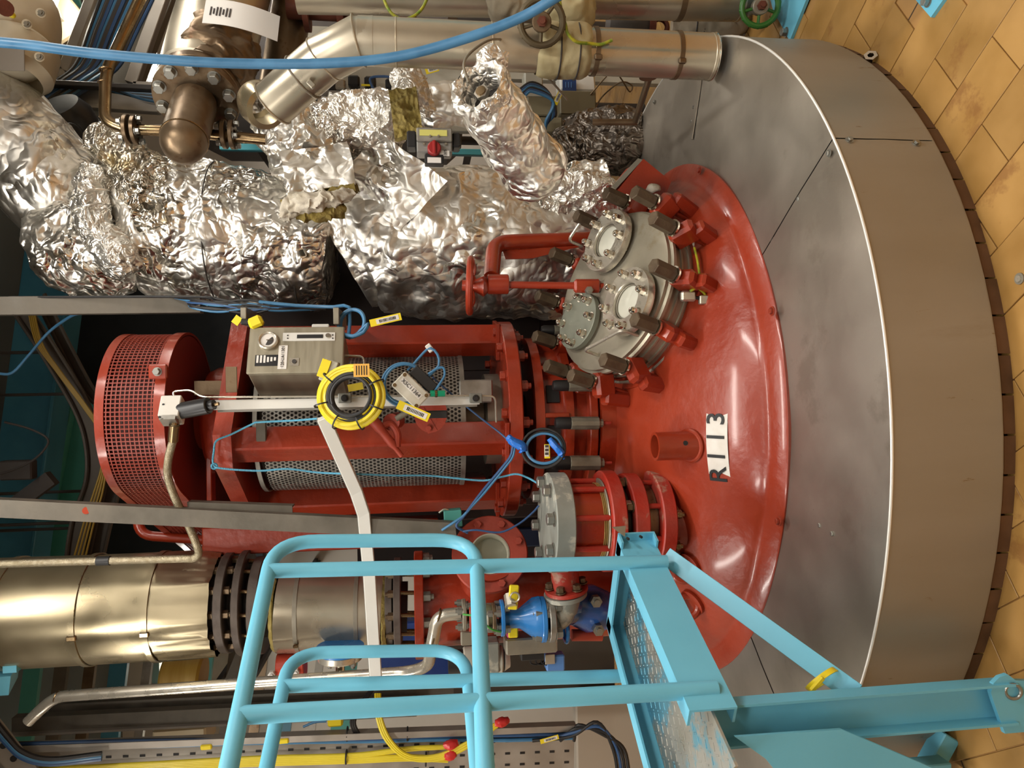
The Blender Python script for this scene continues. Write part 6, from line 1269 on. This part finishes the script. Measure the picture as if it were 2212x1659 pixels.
# ------------------------------------------------------------------ left background: trays and pipes behind the rails
LB = .55
tb1 = thing('strut_channel', 'dark steel strut channel with bright lips running behind the rails', 'channel', at(830, 1515, LB)); 
def strut(t, P0, P1, w_, m, lip=True):
    d = (P1-P0).normalized(); sd = d.cross(V((0, -1, 0))).normalized(); MB().channel(P0, P1, w_, sd, V((0, .05, 0)), .005).build('web', m, t)
    if lip: MB().box((P0+P1)/2-sd*w_*.5*(1 if sd.x > 0 else -1)+V((0, -.012, 0)), ((P1-P0).length, .01, .03), (d, sd, sd.cross(d))).build('lip', TRAY, t)
wallarm(tb1, at(500, 1545, LB+.03)); strut(tb1, at(25, 1568, LB), at(900, 1525, LB), .07, GALVD); 
tb2 = thing('strut_channel', 'upper steel strut channel parallel to the stainless pipe', 'channel', at(900, 1490, LB+.1)); wallarm(tb2, at(500, 1518, LB+.13)); strut(tb2, at(105, 1538, LB+.1), at(980, 1493, LB+.1), .07, GALVD)
ct = thing('cable_tray', 'galvanised perforated cable tray carrying yellow and blue cables', 'cable tray', at(1240, 1620, LB-.2)); CTY = LB-.1
q0, q1 = at(-320, 1676, CTY), at(1240, 1612, CTY); d = (q1-q0).normalized(); sd = d.cross(V((0, -1, 0))).normalized()
MB().box((q0+q1)/2, ((q1-q0).length, .24, .006), (d, sd, sd.cross(d))).build('floor', TRAY, ct)
up_ = -sd if sd.x < 0 else sd
MB().box((q0+q1)/2+up_*.12+V((0, -.035, 0)), ((q1-q0).length, .008, .075), (d, sd, sd.cross(d)), .001).build('side_wall', TRAY, ct)
MB().box((q0+q1)/2+up_*.12+V((0, -.07, 0)), ((q1-q0).length, .03, .006), (d, sd, sd.cross(d)), .001).build('side_lip', TRAY, ct)
sl_ = MB()
for i in range(44):
    for j, o in enumerate((-.075, -.02, .04, .085)): sl_.box(q0.lerp(q1, (i+.5)/44)+up_*o+V((0, -.0035, 0)), (.024, .011, .003), (d, sd, sd.cross(d)), .0005)
o = sl_.build('slots', BLACK, ct); o['kind'] = 'stuff'
def run(y0, y1, r, m, lab, off=-.03, wig=4, name='tray_cable', x0=-40, x1=1240, Yo=None):
    P_ = [at(x0+(x1-x0)*k/9, y0+(y1-y0)*k/9+random.uniform(-wig, wig), CTY+off) for k in range(10)]; tag(MB().tube(P_, r, 8, 4).build(name, m), lab, 'cable', 'cables on the perforated tray')
for i in range(4): run(1605+4*i, 1583+4*i, .009, (BLACK, CBLUED, BLACK, CBLUE)[i], ['black cable along the tray wall', 'navy cable beside the tray wall', 'thick black cable under the blue one on the tray', 'bright blue cable strapped along the tray'][i], -.03-.012*(i % 2), 3)
for i in range(5): 
    P_ = [at(-40, 1668+2*i, CTY-.04), at(300, 1650+3*i, CTY-.045), at(560, 1636+4*i, CTY-.05), at(760, 1630+4*i, CTY-.05), at(880, 1622+4*i-(6 if i < 2 else -3), CTY-.05), at(968, (1612 if i < 2 else 1632)+3*i, CTY-.05)]
    tag(MB().tube(P_, .0085, 8, 6).build('yellow_cable', CYEL), 'yellow cable lying along the perforated tray with red end', 'cable', 'yellow cables on the tray')
for i in range(3):
    P_ = [at(812+4*i, 1498, CTY-.02), at(815+4*i, 1550, CTY-.08), at(835+5*i, 1600, CTY-.1), at(880+3*i, 1638-3*i, CTY-.1), at(950, 1640-5*i, CTY-.1), at(1020, 1608-5*i, CTY-.1), at(1075-3*i, 1568-2*i, CTY-.08)]
    tag(MB().tube(P_, .0078, 8, 6).build('yellow_cable', CYEL), 'yellow cable curving in a loop over the tray', 'cable', 'yellow cables looping over the tray')
for x, y, lab in ((1085, 1560, 'red taped cable end at the top of the yellow loop'), (975, 1608, 'red taped cable end beside the tray wall'), (972, 1632, 'red taped cable end low on the tray')):
    foil_tube([at(x-14, y+3, CTY-.09), at(x, y, CTY-.1), at(x+14, y-5, CTY-.09)], [.014, .022, .012], .012, 20, 14, 4).build('taped_end', mat('red_tape', (206, 50, 48), rough=.4, rv=0)); tag(bpy.context.scene.collection.objects[-1], lab, 'tape', 'red taped cable ends')
for i, (x, y) in enumerate(((750, 1585), (880, 1585), (748, 1635), (920, 1640))): tag(MB().torus(at(x, y, CTY-.04), (.05, 0, 1), .03, .004, 20, 6).build('strap', BLACK), ('black tie strap on the blue cables', 'second black tie on the blue cables', 'black tie around the yellow cables', 'black tie near the red taped ends')[i], 'strap')
for i in range(4):
    P_ = [at(1150+30*i, 1600, CTY-.06), at(1235+5*i, 1590-8*i, CTY-.1), at(1290+6*i, 1560+10*i, CTY-.12), at(1325+8*i, 1620, CTY-.12), at(1338+8*i, 1700, CTY-.12)]; tag(MB().tube(P_, .0085, 8, 6).build('black_cable', BLACK if i != 1 else CBLUED), ('black cable arcing off the end of the tray' if i != 1 else 'dark blue cable arcing off the tray end'), 'cable', 'cables leaving the tray end')
tagcard('yellow_marker', 'yellow cable marker at the end of the perforated tray', at(1187, 1597, CTY-.12), (.2, 0, -.98), (.98, 0, .2), .09, .022, YEL)
for i, (x, y) in enumerate(((446, 1613), (612, 1600))): t = thing('yellow_marker', ('yellow sleeve marker on the tray cables left of the rails', 'yellow sleeve marker between two rails')[i], 'tag', at(x, y, CTY-.07)); MB().box(at(x, y, CTY-.07), (.024, .02, .05), b=.006).build('sleeve', YEL, t)
ys = thing('yellow_connector', 'yellow plastic connector with blue lead above the tray', 'connector', at(725, 1557, CTY)); MB().box(at(725, 1556, CTY), (.045, .05, .07), b=.008).build('body', YEL, ys); MB().tube([at(655, 1570, CTY), at(680, 1560, CTY), at(705, 1558, CTY)], .006, 8, 4).build('lead', CBLUE, ys)
tagl = thing('black_cable_loop', 'black cables bending round the tray wall', 'cable', at(775, 1545, CTY)); 
for i in range(3): MB().tube([at(800+3*i, 1490, CTY+.05), at(775+3*i, 1525, CTY), at(758+4*i, 1560, CTY-.05), at(770+4*i, 1590, CTY-.05)], .007, 8, 5).build('cable', BLACK, tagl)
yt = thing('yellow_vessel', 'mustard yellow cylindrical motor with cream base behind the rails', 'motor', at(440, 1470, .9)); MB().cyl(at(355, 1462, .9), at(440, 1462, .9), .115, n=36, bev=.012).build('body', mat('mustard', (196, 160, 70), (176, 138, 52), rough=.55, ns=9, st=(.3, .3, 3)), yt); wallarm(yt, at(400, 1580, .95)); MB().box(at(395, 1508, .9), (.09, .2, .28), b=.01).build('base', mat('cream_cast', (204, 186, 150), rough=.6), yt)
MB().box(at(400, 1580, .92), (.12, .2, .26), b=.01).build('foot', mat('cream_cast', (204, 186, 150)), yt)
for i in range(12):
    x = 60+62*i; m = (TEAL, GALVD, RUSTY, DBL, GALV, TEAL)[i % 6]; wd = (.09, .07, .06, .1, .05, .12)[i % 6]
    t = thing('background_post', ['teal', 'grey', 'brown', 'blue', 'pale', 'wide teal'][i % 6] + ' steel member standing in the row behind the duct, ' + ('near the mustard motor' if i < 6 else 'near the blank port'), 'post', at(x, 1560, 1.5), 'steel members behind the duct')
    p, q = at(x+14, 1400, 1.5+.03*i), at(x-22, 1690, 1.5+.03*i); d = (q-p).normalized(); sd = d.cross(V((0, -1, 0))).normalized(); MB().channel(p, q, wd, sd, V((0, .04, 0)), .005).build('member', m, t)
bb3 = thing('blue_wall_beam', 'long teal blue beam across the wall behind the platform', 'beam', at(1100, 1485, 1.6)); p, q = at(540, 1470, 1.7), at(1400, 1440, 1.7)
MB().box(at(1180, 1410, 1.9), (.02, .1, .6)).build('rib', DBL, bb3); MB().box(at(1150, 1500, 1.8), (.12, .12, 1.1), b=.004).build('face', DBL, bb3)
MB().box(at(960, 1420, 1.5), (.5, .1, .9), b=.01).build('panel', mat('cobalt', (36, 70, 150), (44, 80, 164), rough=.5), bb3)
dw2 = thing('recess_shade_panel', 'dark brown panel added as shade in the recess behind the blue valve', 'panel', at(1250, 1400, 1.2)); MB().box(at(1150, 1400, 1.3), (.62, .05, 1.0)).build('panel', mat('dark_brown', (66, 58, 50), (76, 68, 58), rough=.7), dw2)  # dark panel added to shade the bright wall in the recess
ob = thing('square_blue_tube', 'open ended light blue square tube at the duct side', 'bracket', at(20, 1450, .1)); c = at(12, 1450, .1); MB().prism([c+V((-.09, -.02, -.02)), c+V((0, -.06, -.05)), c+V((.03, .05, -.03)), c+V((-.06, .09, 0))], (.0, 0, .1)).build('tube', BLUE, ob); MB().box(at(28, 1432, .0), (.06, .05, .05)).build('end', BLUE, ob)
bt = thing('perforated_upright', 'grey perforated upright in the corner with blue cables', 'upright', at(30, 1640, .4)); p, q = at(-30, 1560, .3), at(80, 1700, .3); d = (q-p).normalized(); sd = d.cross(V((0, -1, 0))).normalized(); MB().box((p+q)/2, ((q-p).length, .1, .01), (d, sd, sd.cross(d))).build('plate', TRAY, bt)
for i in range(4): MB().cyl(p.lerp(q, .2*i+.15)+V((0, -.008, 0)), p.lerp(q, .2*i+.15), .014, n=10).build('hole', BLACK, bt)
for i in range(3): tag(MB().tube([at(-20, 1545+10*i, .3), at(15, 1590+8*i, .28), at(50, 1625+6*i, .28), at(110, 1640+5*i, .3), at(220, 1628+5*i, .33)], .012, 8, 6).build('bundle_cable', (BLACK, CBLUE, CBLUED)[i]), ('thick black', 'bright blue', 'navy')[i]+' cable sweeping round the perforated upright', 'cable', 'cables round the upright')
lp = thing('beige_box', 'pale grey cabinet face below the tray', 'cabinet', at(1300, 1640, 1.0)); MB().box(at(1330, 1600, 1.2), (.62, .1, .5), b=.01).build('face', mat('warm_grey', (176, 164, 148), rough=.6), lp)

rc = thing('port_shade_panel', 'dark panel added as recess shade with blue cloth behind the red sight port', 'cabinet', at(1100, 1120, .75)); MB().box(at(1010, 1130, .8), (.42, .06, 1.15), b=.006).build('panel', mat('recess_dark', (40, 36, 40), (52, 46, 48), rough=.7), rc)  # dark panel put in as the shade of the recess by the nozzle
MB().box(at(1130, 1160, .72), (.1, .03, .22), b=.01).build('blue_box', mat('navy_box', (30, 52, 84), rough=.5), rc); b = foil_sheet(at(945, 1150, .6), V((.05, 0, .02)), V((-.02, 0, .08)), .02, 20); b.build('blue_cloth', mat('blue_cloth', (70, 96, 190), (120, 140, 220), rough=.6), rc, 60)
for i, (x, y, lab) in enumerate(((562, 320, 'cyan strip showing under the capped pipe'), (1012, 330, 'cyan strip showing behind the actuator'))):
    t = thing('cyan_rail', lab, 'rail', at(x, y, .45)); wallarm(t, at(x, y, .46)); MB().box(at(x, y, .45), (.03, .03, .36), b=.003).build('bar', mat('cyan_bar', (100, 200, 216), rough=.4, rv=0), t)
